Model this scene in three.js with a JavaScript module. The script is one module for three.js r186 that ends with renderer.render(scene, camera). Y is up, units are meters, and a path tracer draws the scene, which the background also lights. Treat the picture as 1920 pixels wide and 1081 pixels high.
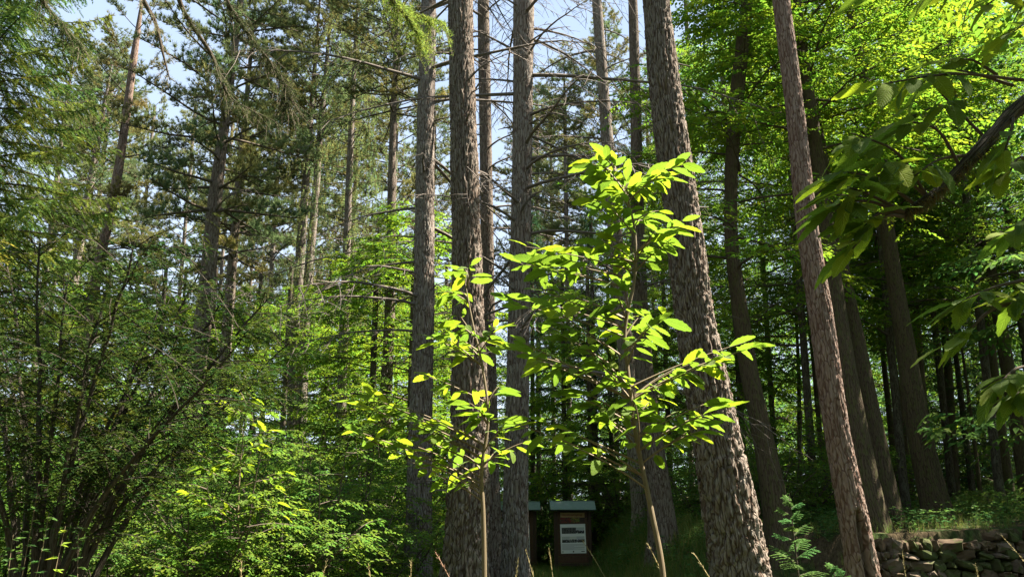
import * as THREE from 'three';

// ------------------------------------------------------------------ camera, sky, sun, exposure
const PW = 1920, PH = 1081, FPX = 1478, PITCH = 17.5 * Math.PI / 180;
const scene = new THREE.Scene();
const camera = new THREE.PerspectiveCamera(2 * Math.atan(PH / 2 / FPX) * 180 / Math.PI, PW / PH, 0.05, 600);
camera.position.set(0, 1.6, 0);
camera.rotation.set(PITCH, 0, 0);

const SUN = new THREE.Vector3(0.68, 1.0, -0.19).normalize();
{
  const w = 512, h = 256, data = new Float32Array(w * h * 4);
  const v = new THREE.Vector3();
  for (let y = 0; y < h; y++) for (let x = 0; x < w; x++) {
    const el = (y + 0.5) / h * Math.PI - Math.PI / 2, az = (x + 0.5) / w * 2 * Math.PI - Math.PI;
    v.set(Math.cos(el) * Math.cos(az), Math.sin(el), Math.cos(el) * Math.sin(az));
    const up = Math.max(0, v.y), t = Math.pow(1 - up, 2.4);
    const glow = Math.pow(Math.max(0, v.dot(SUN)), 10) * 0.06;
    const below = v.y < 0 ? 0.35 : 1;
    const o = (y * w + x) * 4;
    data[o] = (0.090 + 0.12 * t + glow) * below;
    data[o + 1] = (0.120 + 0.12 * t + glow) * below;
    data[o + 2] = (0.176 + 0.09 * t + glow * 0.9) * below;
    data[o + 3] = 1;
  }
  const sky = new THREE.DataTexture(data, w, h, THREE.RGBAFormat, THREE.FloatType);
  sky.mapping = THREE.EquirectangularReflectionMapping;
  sky.magFilter = THREE.LinearFilter; sky.needsUpdate = true;
  scene.background = sky; scene.environment = sky;
}
const sun = new THREE.DirectionalLight(new THREE.Color(1.0, 0.93, 0.80), 5);
sun.position.copy(SUN).multiplyScalar(60).add(new THREE.Vector3(0, 0, -15));
sun.target.position.set(0, 0, -15);
sun.castShadow = true;
sun.shadow.mapSize.set(4096, 4096);
Object.assign(sun.shadow.camera, { left: -45, right: 45, top: 45, bottom: -45, near: 1, far: 160 });
scene.add(sun, sun.target);
const renderer = new THREE.WebGLRenderer({ antialias: true });
renderer.shadowMap.enabled = true;
renderer.toneMapping = THREE.LinearToneMapping;
renderer.toneMappingExposure = 6.4;

// ------------------------------------------------------------------ helpers
const V = (x, y, z) => new THREE.Vector3(x, y, z);
const UP = V(0, 1, 0);
function rng(seed) { let s = seed >>> 0; return () => { s = (s + 0x6d2b79f5) | 0; let t = Math.imul(s ^ (s >>> 15), 1 | s); t = (t + Math.imul(t ^ (t >>> 7), 61 | t)) ^ t; return ((t ^ (t >>> 14)) >>> 0) / 4294967296; }; }
const lerp = (a, b, t) => a + (b - a) * t, clamp = (x, a, b) => Math.min(b, Math.max(a, x));
const sstep = (a, b, x) => { const t = clamp((x - a) / (b - a), 0, 1); return t * t * (3 - 2 * t); };
const hash = (x, y, s = 0) => { let h = Math.imul(x, 374761393) + Math.imul(y, 668265263) + Math.imul(s, 1442695041); h = Math.imul(h ^ (h >>> 13), 1274126177); return ((h ^ (h >>> 16)) >>> 0) / 4294967296; };
function vnoise(x, y, per = 0, s = 0) {            // value noise, optionally periodic
  const xi = Math.floor(x), yi = Math.floor(y), fx = x - xi, fy = y - yi, m = (a) => per ? ((a % per) + per) % per : a;
  const u = fx * fx * (3 - 2 * fx), v = fy * fy * (3 - 2 * fy);
  return lerp(lerp(hash(m(xi), m(yi), s), hash(m(xi + 1), m(yi), s), u), lerp(hash(m(xi), m(yi + 1), s), hash(m(xi + 1), m(yi + 1), s), u), v);
}
const fbm = (x, y, per, s, n = 4) => { let a = 0, g = 0.5, f = 1; for (let i = 0; i < n; i++) { a += g * vnoise(x * f, y * f, per ? per * f : 0, s + i); g /= 2; f *= 2; } return a; };

// a pixel of the photograph gives a direction; the distance comes from what it stands on
function at(px, py, d) {
  const c = Math.cos(PITCH), s = Math.sin(PITCH), a = (px - PW / 2) / FPX, b = (PH / 2 - py) / FPX;
  const y = b * c + s, z = b * s - c, k = d / -z;
  return V(a * k, 1.6 + y * k, -d);
}
const axial = (p) => (p.y - 1.6) * Math.sin(PITCH) - p.z * Math.cos(PITCH);

// terrain: nearly level by the camera, a bank held by a low stone wall on one side
function ground(x, z) {
  const d = -z;
  let low = 0.52 * sstep(2, 14, d) + 0.02 * Math.max(0, d - 26);
  const high = 1.58 + 0.055 * clamp(d - 14, 0, 60) + 0.045 * clamp(x - 5, 0, 14);
  const t = x > 3.6 ? sstep(13.75 - 1.2 * (1 - sstep(4.6, 6, x)), 14.15 + 2.6 * (1 - sstep(4.6, 6, x)), d) : sstep(1.9 + Math.max(0, (d - 24) * 0.05), 3.6 + Math.max(0, (d - 24) * 0.12), x) * sstep(12.5, 17, d);
  const bump = (fbm(x * 0.6 + 40, z * 0.6 + 40, 0, 3, 3) - 0.45) * 0.14;
  return lerp(low, Math.max(low, high), t) + bump * (x > 3.3 && Math.abs(d - 14) < 0.8 ? 0.2 : 1) * sstep(1, 5, Math.hypot(x, z));
}

class GB {
  constructor() { this.p = []; this.c = []; this.uv = []; this.n = []; this.i = []; this.hasN = false; }
  get nv() { return this.p.length / 3; }
  v(x, y, z, u = 0, w = 0, c) { this.p.push(x, y, z); this.uv.push(u, w); if (c) this.c.push(c[0], c[1], c[2]); return this.p.length / 3 - 1; }
  tri(a, b, c) { this.i.push(a, b, c); }
  geo() {
    const g = new THREE.BufferGeometry();
    g.setAttribute('position', new THREE.Float32BufferAttribute(this.p, 3));
    g.setAttribute('uv', new THREE.Float32BufferAttribute(this.uv, 2));
    if (this.c.length === this.p.length) g.setAttribute('color', new THREE.Float32BufferAttribute(this.c, 3));
    g.setIndex(this.i);
    g.computeVertexNormals();
    return g;
  }
}
// tapered tube through points; disp(u, v, k) pushes the surface out (u metres round, v metres along)
function tube(gb, pts, rad, seg = 6, { disp, cap = true, v0 = 0, color } = {}) {
  const n = pts.length, T = V(0, 0, 0), N = V(0, 0, 0), B = V(0, 0, 0), q = new THREE.Quaternion(), Tp = V(0, 0, 0);
  let vlen = v0; const start = gb.nv;
  for (let k = 0; k < n; k++) {
    T.subVectors(pts[Math.min(n - 1, k + 1)], pts[Math.max(0, k - 1)]).normalize();
    if (k === 0) { N.set(0, 0, 1); if (Math.abs(T.z) > 0.9) N.set(1, 0, 0); N.addScaledVector(T, -N.dot(T)).normalize(); }
    else { q.setFromUnitVectors(Tp, T); N.applyQuaternion(q).addScaledVector(T, -N.dot(T)).normalize(); vlen += pts[k].distanceTo(pts[k - 1]); }
    Tp.copy(T); B.crossVectors(T, N);
    for (let j = 0; j <= seg; j++) {
      const a = j / seg * Math.PI * 2, r = rad[k] + (disp ? disp(j % seg / seg, vlen, rad[k]) : 0), cx = Math.cos(a) * r, sx = Math.sin(a) * r;
      gb.v(pts[k].x + N.x * cx + B.x * sx, pts[k].y + N.y * cx + B.y * sx, pts[k].z + N.z * cx + B.z * sx, j / seg * Math.max(1, Math.round(2 * Math.PI * rad[0] / 0.6)) * 0.6, vlen, color);
    }
  }
  for (let k = 0; k < n - 1; k++) for (let j = 0; j < seg; j++) {
    const a = start + k * (seg + 1) + j, b = a + 1, c = a + seg + 1, d = c + 1;
    gb.tri(a, b, d); gb.tri(a, d, c);
  }
  if (cap) { const e = pts[n - 1], o = start + (n - 1) * (seg + 1), m = gb.v(e.x, e.y, e.z, 0, vlen, color); for (let j = 0; j < seg; j++) gb.tri(o + j, o + j + 1, m); }
}
const _s = V(0, 0, 0);
function leaf4(gb, p, dir, nrm, len, wid, col, fold = 0.12) {   // a folded leaf of two faces
  _s.crossVectors(dir, nrm).normalize();
  const mx = p.x + dir.x * len * 0.45, my = p.y + dir.y * len * 0.45, mz = p.z + dir.z * len * 0.45, h = wid / 2, f = wid * fold;
  const a = gb.v(p.x, p.y, p.z, 0.5, 0, col), b = gb.v(mx + _s.x * h + nrm.x * f, my + _s.y * h + nrm.y * f, mz + _s.z * h + nrm.z * f, 1, 0.5, col);
  const c = gb.v(p.x + dir.x * len - nrm.x * len * 0.12, p.y + dir.y * len - nrm.y * len * 0.12, p.z + dir.z * len - nrm.z * len * 0.12, 0.5, 1, col), d = gb.v(mx - _s.x * h + nrm.x * f, my - _s.y * h + nrm.y * f, mz - _s.z * h + nrm.z * f, 0, 0.5, col);
  gb.tri(a, b, c); gb.tri(a, c, d);
}
function blade(gb, p, dir, len, wid, R, col) {                  // one needle: a thin face
  _s.set(R() - 0.5, R() - 0.5, R() - 0.5).cross(dir).normalize().multiplyScalar(wid / 2);
  const a = gb.v(p.x - _s.x, p.y - _s.y, p.z - _s.z, 0, 0, col), b = gb.v(p.x + _s.x, p.y + _s.y, p.z + _s.z, 1, 0, col), c = gb.v(p.x + dir.x * len, p.y + dir.y * len, p.z + dir.z * len, 0.5, 1, col);
  gb.tri(a, b, c);
}
const tint = (R, base, dv = 0.25, dh = 0.15) => { const k = 1 + (R() - 0.5) * 2 * dv, h = (R() - 0.5) * 2 * dh; return [base[0] * k * (1 + h * 1.6), base[1] * k, base[2] * k * (1 - h)]; };
const dirAz = (az, el) => V(Math.cos(az) * Math.cos(el), Math.sin(el), Math.sin(az) * Math.cos(el));
function bend(p0, dir, len, n, droop, R, wob = 0.12) {           // a limb that wanders and sags
  const pts = [p0.clone()], d = dir.clone().normalize(); let p = p0.clone();
  for (let k = 1; k <= n; k++) {
    d.y -= droop / n; d.x += (R() - 0.5) * wob; d.z += (R() - 0.5) * wob; d.y += (R() - 0.5) * wob * 0.6; d.normalize();
    p = p.clone().addScaledVector(d, len / n); pts.push(p);
  }
  return pts;
}
const along = (pts, t) => { const f = clamp(t, 0, 0.9999) * (pts.length - 1), k = Math.floor(f); return pts[k].clone().lerp(pts[k + 1], f - k); };
const alongDir = (pts, t) => { const k = Math.min(pts.length - 2, Math.floor(clamp(t, 0, 0.9999) * (pts.length - 1))); return pts[k + 1].clone().sub(pts[k]).normalize(); };

// ------------------------------------------------------------------ naming
const used = new Map();
function numbered(n) { const k = used.get(n) ?? 0; used.set(n, k + 1); return k ? n + '_' + String(k).padStart(3, '0') : n; }
function thing(name, label, category, group) {
  const g = new THREE.Group(); g.name = numbered(name); g.userData = { label, category }; if (group) g.userData.group = group;
  scene.add(g); return g;
}
function part(parent, name, geo, mat) { const m = new THREE.Mesh(geo, mat); m.name = name; parent.add(m); return m; }

// ------------------------------------------------------------------ textures and materials
function tex(w, h, fn, srgb) {
  const d = new Uint8Array(w * h * 4);
  for (let y = 0; y < h; y++) for (let x = 0; x < w; x++) { const c = fn(x / w, y / h), o = (y * w + x) * 4; d[o] = clamp(c[0], 0, 1) * 255; d[o + 1] = clamp(c[1], 0, 1) * 255; d[o + 2] = clamp(c[2], 0, 1) * 255; d[o + 3] = 255; }
  const t = new THREE.DataTexture(d, w, h); t.wrapS = t.wrapT = THREE.RepeatWrapping; t.magFilter = THREE.LinearFilter; t.minFilter = THREE.LinearFilter;
  if (srgb) t.colorSpace = THREE.SRGBColorSpace; t.needsUpdate = true; return t;
}
const toS = (c) => c <= 0.0031308 ? c * 12.92 : 1.055 * Math.pow(c, 1 / 2.4) - 0.055;
// bark relief: long plates parted by cracks (a periodic cell pattern)
const BW = 256, BH = 512;
function barkField(nx, ny, seed) {
  const f = new Float32Array(BW * BH), id = new Float32Array(BW * BH);
  for (let y = 0; y < BH; y++) for (let x = 0; x < BW; x++) {
    const u = x / BW, v = y / BH;
    const wx = (fbm(u * 8, v * 8, 8, seed + 20, 3) - 0.45) * 1.3, wy = (fbm(u * 8, v * 8, 8, seed + 50, 3) - 0.45) * 2.2;
    const gx = u * nx + wx, gy = v * ny + wy, ix = Math.floor(gx), iy = Math.floor(gy);
    let f1 = 9, f2 = 9, who = 0;
    for (let j = -1; j <= 1; j++) for (let i = -1; i <= 1; i++) {
      const cx = ((ix + i) % nx + nx) % nx, cy = ((iy + j) % ny + ny) % ny;
      const dx = ix + i + hash(cx, cy, seed) - gx, dy = iy + j + hash(cx, cy, seed + 1) - gy, d = Math.hypot(dx, dy);
      if (d < f1) { f2 = f1; f1 = d; who = hash(cx, cy, seed + 2); } else if (d < f2) f2 = d;
    }
    f[y * BW + x] = sstep(0.0, 0.3, f2 - f1) * (0.65 + 0.35 * who) * 0.6 + 0.28 * fbm(u * 32, v * 8, 8, seed + 7, 3) + 0.3 * fbm(u * 48, v * 48, 48, seed + 8, 2) ;
    id[y * BW + x] = who;
  }
  return { f, id };
}
const PINE = barkField(11, 6, 11), SMOOTH = barkField(11, 5, 77);
const barkAt = (B, u, v) => {                                   // u, v in tiles
  const x = ((u % 1) + 1) % 1 * BW, y = ((v % 1) + 1) % 1 * BH, x0 = Math.floor(x), y0 = Math.floor(y), fx = x - x0, fy = y - y0, g = (a, b) => B.f[(b % BH) * BW + (a % BW)];
  return lerp(lerp(g(x0, y0), g(x0 + 1, y0), fx), lerp(g(x0, y0 + 1), g(x0 + 1, y0 + 1), fx), fy);
};
function barkMaterial(B, plate, crack, lichen, lichenAmount, bump, seed) {
  const col = tex(BW, BH, (u, v) => {
    const k = (Math.floor(v * BH) * BW + Math.floor(u * BW)), h = B.f[k], id = B.id[k];
    const g = 0.72 + 0.42 * fbm(u * 64, v * 32, 32, seed, 3) + 0.10 * (id - 0.5), t = sstep(0.25, 0.75, h);
    const L = sstep(0.60 - lichenAmount * 0.25, 0.72 - lichenAmount * 0.2, fbm(u * 16, v * 16, 16, seed + 5, 4) + 0.12 * (h - 0.5)) * lichenAmount;
    return [0, 1, 2].map((c) => toS(lerp(lerp(crack[c], plate[c], t) * g, lichen[c] * (0.8 + 0.4 * g * 0.6), L)));
  }, true);
  const bm = tex(BW, BH, (u, v) => { const k = Math.floor(v * BH) * BW + Math.floor(u * BW), h = B.f[k] * 0.75 + 0.25 * fbm(u * 64, v * 64, 64, seed + 9, 2); return [h, h, h]; });
  for (const t of [col, bm]) t.repeat.set(1 / 0.6, 1 / 1.5);
  return new THREE.MeshPhysicalMaterial({ map: col, bumpMap: bm, bumpScale: bump, roughness: 1, specularIntensity: 0.1 });
}
const M = {
  pineBark: barkMaterial(PINE, [0.20, 0.16, 0.13], [0.085, 0.058, 0.042], [0.26, 0.25, 0.21], 0.25, 0.03, 3),
  greyBark: barkMaterial(PINE, [0.23, 0.19, 0.16], [0.10, 0.073, 0.058], [0.32, 0.31, 0.28], 0.35, 0.025, 13),
  pinkBark: barkMaterial(PINE, [0.21, 0.15, 0.12], [0.11, 0.066, 0.048], [0.33, 0.27, 0.23], 0.25, 0.02, 23),
  mossBark: barkMaterial(SMOOTH, [0.10, 0.076, 0.052], [0.06, 0.043, 0.03], [0.08, 0.088, 0.03], 0.5, 0.02, 33),
  darkBark: barkMaterial(SMOOTH, [0.085, 0.07, 0.055], [0.05, 0.04, 0.03], [0.15, 0.15, 0.11], 0.35, 0.012, 43),
  twig: new THREE.MeshPhysicalMaterial({ color: new THREE.Color(0.085, 0.068, 0.052), roughness: 1, specularIntensity: 0.1 }),
  deadTwig: new THREE.MeshPhysicalMaterial({ color: new THREE.Color(0.13, 0.11, 0.095), roughness: 1, specularIntensity: 0.1 }),
  greenTwig: new THREE.MeshStandardMaterial({ color: new THREE.Color(0.14, 0.10, 0.05), roughness: 0.8 }),
};
const foliage = (t, r = 1) => new THREE.MeshPhysicalMaterial({ color: 0xffffff, vertexColors: true, roughness: r, transmission: t, thickness: 0, side: THREE.DoubleSide, specularIntensity: 0.08 });
M.leaf = foliage(0.58); M.needle = foliage(0.35); M.softNeedle = foliage(0.45);

// ------------------------------------------------------------------ crown makers (each returns { wood, leaves } in its own axes, shared by alike trees)
// broadleaf crown: from y = 0 to y = h, radius r
function broadCrown(seed, { h = 8, r = 3, limbs = 24, subs = 9, sprays = 6, per = 13, size = 0.11, col = [0.09, 0.2, 0.025], ratio = 0.6, low = 0.55, dv = 0.25, dh = 0.2 }) {
  const R = rng(seed), wood = new GB(), lv = new GB();
  for (let k = 0; k < limbs; k++) {
    const t = (k + R() * 0.8) / limbs, y = t * h * 0.92, prof = Math.pow(Math.sin(Math.PI * lerp(low * 0.5, 0.97, t)), 0.7), L = r * prof * lerp(0.75, 1.15, R());
    const main = bend(V(0, y * 0.9, 0), dirAz(k * 2.4 + R() * 0.7, lerp(0.15, 0.8, t * t + R() * 0.15)), L, 7, 0.45, R, 0.35);
    tube(wood, main, main.map((_, i) => lerp(0.03 * (1.2 - t * 0.7), 0.006, i / 7)), 5);
    for (let s = 0; s < subs; s++) {
      const ts = lerp(0.18, 1, (s + R()) / subs), p = along(main, ts), d = alongDir(main, ts), az = Math.atan2(d.z, d.x) + (s % 2 ? 1 : -1) * lerp(0.4, 1.1, R());
      const sl = L * lerp(0.25, 0.5, R()) * (1.15 - 0.6 * ts) + 0.25, sub = bend(p, dirAz(az, lerp(-0.15, 0.4, R())), sl, 4, 0.35, R, 0.3);
      tube(wood, sub, [0.012, 0.010, 0.008, 0.006, 0.003], 3);
      for (let q = 0; q < sprays; q++) {
        const tq = lerp(0.1, 1, (q + 0.5) / sprays), o = along(sub, tq), od = alongDir(sub, tq), a2 = Math.atan2(od.z, od.x) + (q % 2 ? 1 : -1) * lerp(0.2, 1.0, R());
        spray(lv, R, o, dirAz(a2, lerp(-0.35, 0.2, R())), lerp(0.35, 0.7, R()), per, size, ratio, tint(R, col, dv * 0.6, dh * 0.8), dv, dh);
      }
    }
  }
  return { wood: wood.geo(), leaves: lv.geo() };
}
function spray(gb, R, p, dir, len, n, size, ratio, col, dv, dh, tilt = 0.3) {   // leaves set in two rows along a twig, held nearly level
  const side = V(0, 0, 0).crossVectors(dir, UP).normalize(), d = V(0, 0, 0), nm = V(0, 0, 0), q = V(0, 0, 0);
  for (let i = 0; i < n; i++) {
    const t = (i + 0.5 + (R() - 0.5) * 0.5) / n, sg = i % 2 ? 1 : -1, s = size * lerp(0.65, 1.15, R()) * (1.05 - 0.35 * t * t);
    q.copy(p).addScaledVector(dir, len * t); q.y -= len * 0.25 * t * t + (R() - 0.5) * 0.05;
    d.copy(dir).multiplyScalar(lerp(0.4, 1.0, t)).addScaledVector(side, sg * lerp(1, 0.35, t)); d.y -= lerp(0.05, 0.5, R()); d.normalize();
    nm.set((R() - 0.5) * 2 * tilt, 1, (R() - 0.5) * 2 * tilt); nm.addScaledVector(d, -nm.dot(d)).normalize();
    leaf4(gb, q, d, nm, s, s * ratio, tint(R, col, dv * 0.5, dh * 0.5));
  }
}
// pine crown: y 0..h; tufts of long needles held in pads at the branch ends
function tuft(gb, R, p, dir, n, len, wid, col) {
  const d = V(0, 0, 0);
  for (let i = 0; i < n; i++) { d.set(R() - 0.5, R() - 0.5, R() - 0.5).normalize().multiplyScalar(0.85).add(dir).normalize(); blade(gb, p, d, len * lerp(0.7, 1.1, R()), wid, R, tint(R, col, 0.15, 0.08)); }
}
function pineCrown(seed, { h = 12, r = 2.8, whorls = 25, per = 5, col = [0.165, 0.195, 0.075], tuftsPer = 6, droop = 0.1 }) {
  const R = rng(seed), wood = new GB(), lv = new GB();
  for (let w = 0; w < whorls; w++) {
    const t = (w + R() * 0.7) / whorls, y = t * h;
    for (let k = 0; k < per; k++) {
      if (R() < 0.12) continue;
      const L = r * Math.pow(Math.sin(Math.PI * lerp(0.28, 0.985, t)), 0.8) * lerp(0.55, 1.1, R());
      const main = bend(V(0, y + R() * 0.3, 0), dirAz(k / per * 6.283 + w * 1.1 + R() * 0.7, lerp(-0.05, 0.75, t)), L, 6, droop - 0.25 * R(), R, 0.25);
      tube(wood, main, main.map((_, i) => lerp(0.032 * (1.15 - t), 0.007, i / 6) + 0.003), 5);
      const ns = Math.max(4, Math.round(L * 5.2));
      const bc = tint(R, col, 0.22, 0.16);
      for (let s = 0; s < ns; s++) {
        const ts = lerp(0.28, 1, (s + R()) / ns), p = along(main, ts), d = alongDir(main, ts), az = Math.atan2(d.z, d.x) + (s % 2 ? 1 : -1) * lerp(0.3, 1.2, R());
        const sl = lerp(0.25, 0.7, R()) * (1.2 - 0.5 * ts), sub = bend(p, dirAz(az, lerp(0, 0.5, R())), sl, 3, -0.2, R, 0.3);
        tube(wood, sub, [0.008, 0.007, 0.006, 0.005], 3);
        for (let q = 0; q < tuftsPer; q++) {
          const o = along(sub, lerp(0.25, 1, (q + R()) / tuftsPer)), dd = alongDir(sub, 0.9).multiplyScalar(0.7); dd.x += (R() - 0.5) * 0.8; dd.z += (R() - 0.5) * 0.8; dd.y += 0.35; dd.normalize();
          o.x += (R() - 0.5) * 0.16; o.z += (R() - 0.5) * 0.16; o.y += (R() - 0.3) * 0.12;
          tuft(lv, R, o, dd, 16, 0.16, 0.018, bc);
        }
      }
    }
  }
  return { wood: wood.geo(), leaves: lv.geo() };
}
// a needled twig: short needles set along it
function needleTwig(gb, R, p, dir, len, n, nl, nw, col, sag = 0.3, flat = 0.5) {
  const side = V(0, 0, 0).crossVectors(dir, UP).normalize(), d = V(0, 0, 0), q = V(0, 0, 0);
  for (let i = 0; i < n; i++) {
    const t = (i + 0.5) / n; q.copy(p).addScaledVector(dir, len * t); q.y -= sag * len * t * t;
    d.copy(side).multiplyScalar((i % 2 ? 1 : -1) * lerp(0.8, 1.2, R())).addScaledVector(dir, 0.9); d.y += (R() - 0.5) * 2 * (1 - flat) - sag * t; d.normalize();
    blade(gb, q, d, nl * lerp(0.7, 1.15, R()) * (1.1 - 0.4 * t), nw, R, tint(R, col, 0.15, 0.08));
  }
}
// spruce: level upon level of boughs that hang their side twigs
function spruceCrown(seed, { h = 18, r = 3.2, step = 0.42, per = 6, col = [0.10, 0.17, 0.05], hang = 0.9, density = 1.5, nl = 0.07, nw = 0.02 }) {
  const R = rng(seed), wood = new GB(), lv = new GB();
  for (let y = 0; y < h; y += step * lerp(0.8, 1.2, R())) {
    const t = y / h;
    for (let k = 0; k < per; k++) {
      const L = r * (1 - t * 0.93) * lerp(0.75, 1.1, R());
      const main = bend(V(0, y + R() * 0.2, 0), dirAz(k / per * 6.283 + y * 3.1 + R() * 0.6, lerp(-0.1, 0.5, t)), L, 7, 0.5, R, 0.1);
      for (let i = 5; i < main.length; i++) main[i].y += 0.02 * L * (i - 4) ** 2;
      tube(wood, main, main.map((_, i) => lerp(0.022 * (1.1 - t), 0.004, i / 7) + 0.002), 4);
      const bc = tint(R, col, 0.2, 0.2), ns = Math.round(L * 11 * density) + 4;
      for (let s = 0; s < ns; s++) {
        const ts = lerp(0.12, 1, (s + R()) / ns), p = along(main, ts), d = alongDir(main, ts), az = Math.atan2(d.z, d.x) + (s % 2 ? 1 : -1) * lerp(0.5, 1.1, R());
        const dd = dirAz(az, -lerp(0.1, hang, R())), sl = lerp(0.22, 0.6, R()) * (1.15 - 0.6 * ts);
        needleTwig(lv, R, p, dd, sl, Math.round(16 * density * (sl + 0.3) / 0.6), nl, nw, tint(R, bc, 0.1, 0.1), 0.35);
      }
    }
  }
  return { wood: wood.geo(), leaves: lv.geo() };
}
// larch: thin boughs with hanging strings of soft needle rosettes
function larchCrown(seed, { h = 14, r = 2.6, col = [0.24, 0.31, 0.11], step = 0.45, per = 5 }) {
  const R = rng(seed), wood = new GB(), lv = new GB();
  for (let y = 0; y < h; y += step) {
    const t = y / h;
    for (let k = 0; k < per; k++) {
      const L = r * Math.pow(1 - t * 0.9, 0.8) * lerp(0.6, 1.1, R()), main = bend(V(0, y, 0), dirAz(k * 1.3 + y * 2.3 + R(), lerp(0, 0.4, t)), L, 6, 0.5, R, 0.2);
      tube(wood, main, main.map((_, i) => lerp(0.018, 0.004, i / 6)), 4);
      const ns = Math.round(L * 6) + 2;
      for (let s = 0; s < ns; s++) {
        const p = along(main, lerp(0.25, 1, (s + R()) / ns)), hl = lerp(0.25, 0.9, R()), str = bend(p, V((R() - 0.5) * 0.5, -0.7, (R() - 0.5) * 0.5), hl, 4, 0.5, R, 0.25), bc = tint(R, col, 0.2, 0.15);
        tube(wood, str, [0.004, 0.004, 0.003, 0.003, 0.002], 3, { cap: false });
        const nr = Math.round(hl * 16);
        for (let q = 0; q < nr; q++) tuft(lv, R, along(str, (q + R()) / nr), V(0, -0.2, 0), 7, 0.05, 0.014, bc);
      }
    }
  }
  return { wood: wood.geo(), leaves: lv.geo() };
}
// a bush: stems from the ground, leaves down to its foot
function bush(seed, { h = 3.5, r = 1.9, stems = 11, subs = 12, sprays = 5, per = 12, size = 0.085, col = [0.10, 0.185, 0.024], ratio = 0.62 }) {
  const R = rng(seed), wood = new GB(), lv = new GB();
  for (let k = 0; k < stems; k++) {
    const a = k * 2.4 + R(), H = h * lerp(0.6, 1, R()), main = bend(V(Math.cos(a) * 0.15, -0.15, Math.sin(a) * 0.15), dirAz(a, lerp(1.0, 1.4, R())), H * 1.05, 8, 0.35 + R() * 0.3, R, 0.25);
    tube(wood, main, main.map((_, i) => lerp(0.028, 0.005, i / 8)), 5);
    for (let s = 0; s < subs; s++) {
      const ts = lerp(0.12, 1, (s + R()) / subs), p = along(main, ts), sub = bend(p, dirAz(R() * 6.283, lerp(0, 0.6, R())), r * lerp(0.3, 0.65, R()) * (1.1 - 0.5 * ts), 4, 0.5, R, 0.3);
      tube(wood, sub, [0.009, 0.008, 0.006, 0.005, 0.003], 3);
      for (let q = 0; q < sprays; q++) { const tq = lerp(0.2, 1, (q + 0.5) / sprays), o = along(sub, tq), od = alongDir(sub, tq); spray(lv, R, o, dirAz(Math.atan2(od.z, od.x) + (q % 2 ? 1 : -1) * R(), lerp(-0.3, 0.3, R())), lerp(0.3, 0.55, R()), per, size, ratio, tint(R, col, 0.18, 0.15), 0.25, 0.2, 0.45); }
    }
  }
  return { wood: wood.geo(), leaves: lv.geo() };
}
// one dead bough with its side twigs
function deadBough(seed, L) {
  const R = rng(seed), g = new GB(), main = bend(V(0, 0, 0), dirAz(0, lerp(-0.15, 0.35, R())), L, 9, lerp(0.3, 0.9, R()), R, 0.22);
  tube(g, main, main.map((_, i) => lerp(0.018 + L * 0.004, 0.004, i / 9)), 6);
  const n = Math.round(L * 4.5);
  for (let k = 0; k < n; k++) {
    const t = lerp(0.2, 1, (k + R()) / n), d = alongDir(main, t), az = Math.atan2(d.z, d.x) + (k % 2 ? 1 : -1) * lerp(0.4, 1.2, R()), s = bend(along(main, t), dirAz(az, d.y - lerp(0, 0.5, R())), L * lerp(0.12, 0.3, R()), 4, 0.4, R, 0.35);
    tube(g, s, [0.008, 0.007, 0.005, 0.004, 0.003], 4);
    for (let q = 0; q < 3; q++) { const tt = lerp(0.3, 0.95, R()), e = bend(along(s, tt), dirAz(az + (R() - 0.5) * 2.4, -R() * 0.6), lerp(0.12, 0.35, R()), 3, 0.3, R, 0.4); tube(g, e, [0.004, 0.004, 0.003, 0.002], 3); }
  }
  return g.geo();
}
const BOUGH = [1.1, 1.6, 2.0, 2.5, 3.0, 3.4].map((L, k) => deadBough(900 + k * 7, L));

const K = {
  maple: [broadCrown(101, { h: 9, r: 3.3, size: 0.125, col: [0.145, 0.245, 0.018] }), broadCrown(102, { h: 9, r: 3.2, limbs: 26, size: 0.12, col: [0.16, 0.26, 0.018] })],
  beech: [broadCrown(111, { h: 11, r: 3.6, limbs: 30, subs: 10, size: 0.10, col: [0.11, 0.20, 0.02], per: 15 }), broadCrown(112, { h: 11, r: 3.4, limbs: 30, subs: 10, size: 0.095, col: [0.135, 0.225, 0.018], per: 15 })],
  young: [broadCrown(121, { h: 5, r: 1.9, limbs: 18, subs: 8, size: 0.09, col: [0.085, 0.2, 0.03] })],
  pine: [pineCrown(131, {}), pineCrown(132, { r: 3.1, whorls: 24, col: [0.18, 0.195, 0.07] })],
  thin: [pineCrown(133, { r: 2.4, whorls: 11, per: 4 })],
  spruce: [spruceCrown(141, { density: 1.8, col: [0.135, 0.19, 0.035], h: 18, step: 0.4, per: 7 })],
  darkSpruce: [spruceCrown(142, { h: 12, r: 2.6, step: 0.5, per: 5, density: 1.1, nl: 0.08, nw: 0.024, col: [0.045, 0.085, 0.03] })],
  larch: [larchCrown(151, {})],
  bush: [bush(161, {}), bush(162, { h: 3, r: 2.1, size: 0.08, col: [0.125, 0.21, 0.024] }), bush(163, { h: 2.2, r: 1.5, stems: 9, size: 0.07, col: [0.11, 0.185, 0.03] })],
};
function addCrown(t, c, p, { sx = 1, sy = 1, turn = 0, lean, woodMat = M.twig, leafMat = M.leaf } = {}) {
  for (const [n, g, m] of [['limbs', c.wood, woodMat], ['crown', c.leaves, leafMat]]) {
    const o = part(t, n === 'limbs' ? 'boughs' : n, g, m); o.position.copy(p); o.scale.set(sx, sy, sx); o.userData.kind = 'stuff';
    const q = new THREE.Quaternion().setFromAxisAngle(UP, turn); if (lean) q.premultiply(new THREE.Quaternion().setFromUnitVectors(UP, lean)); o.quaternion.copy(q);
  }
}

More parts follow.
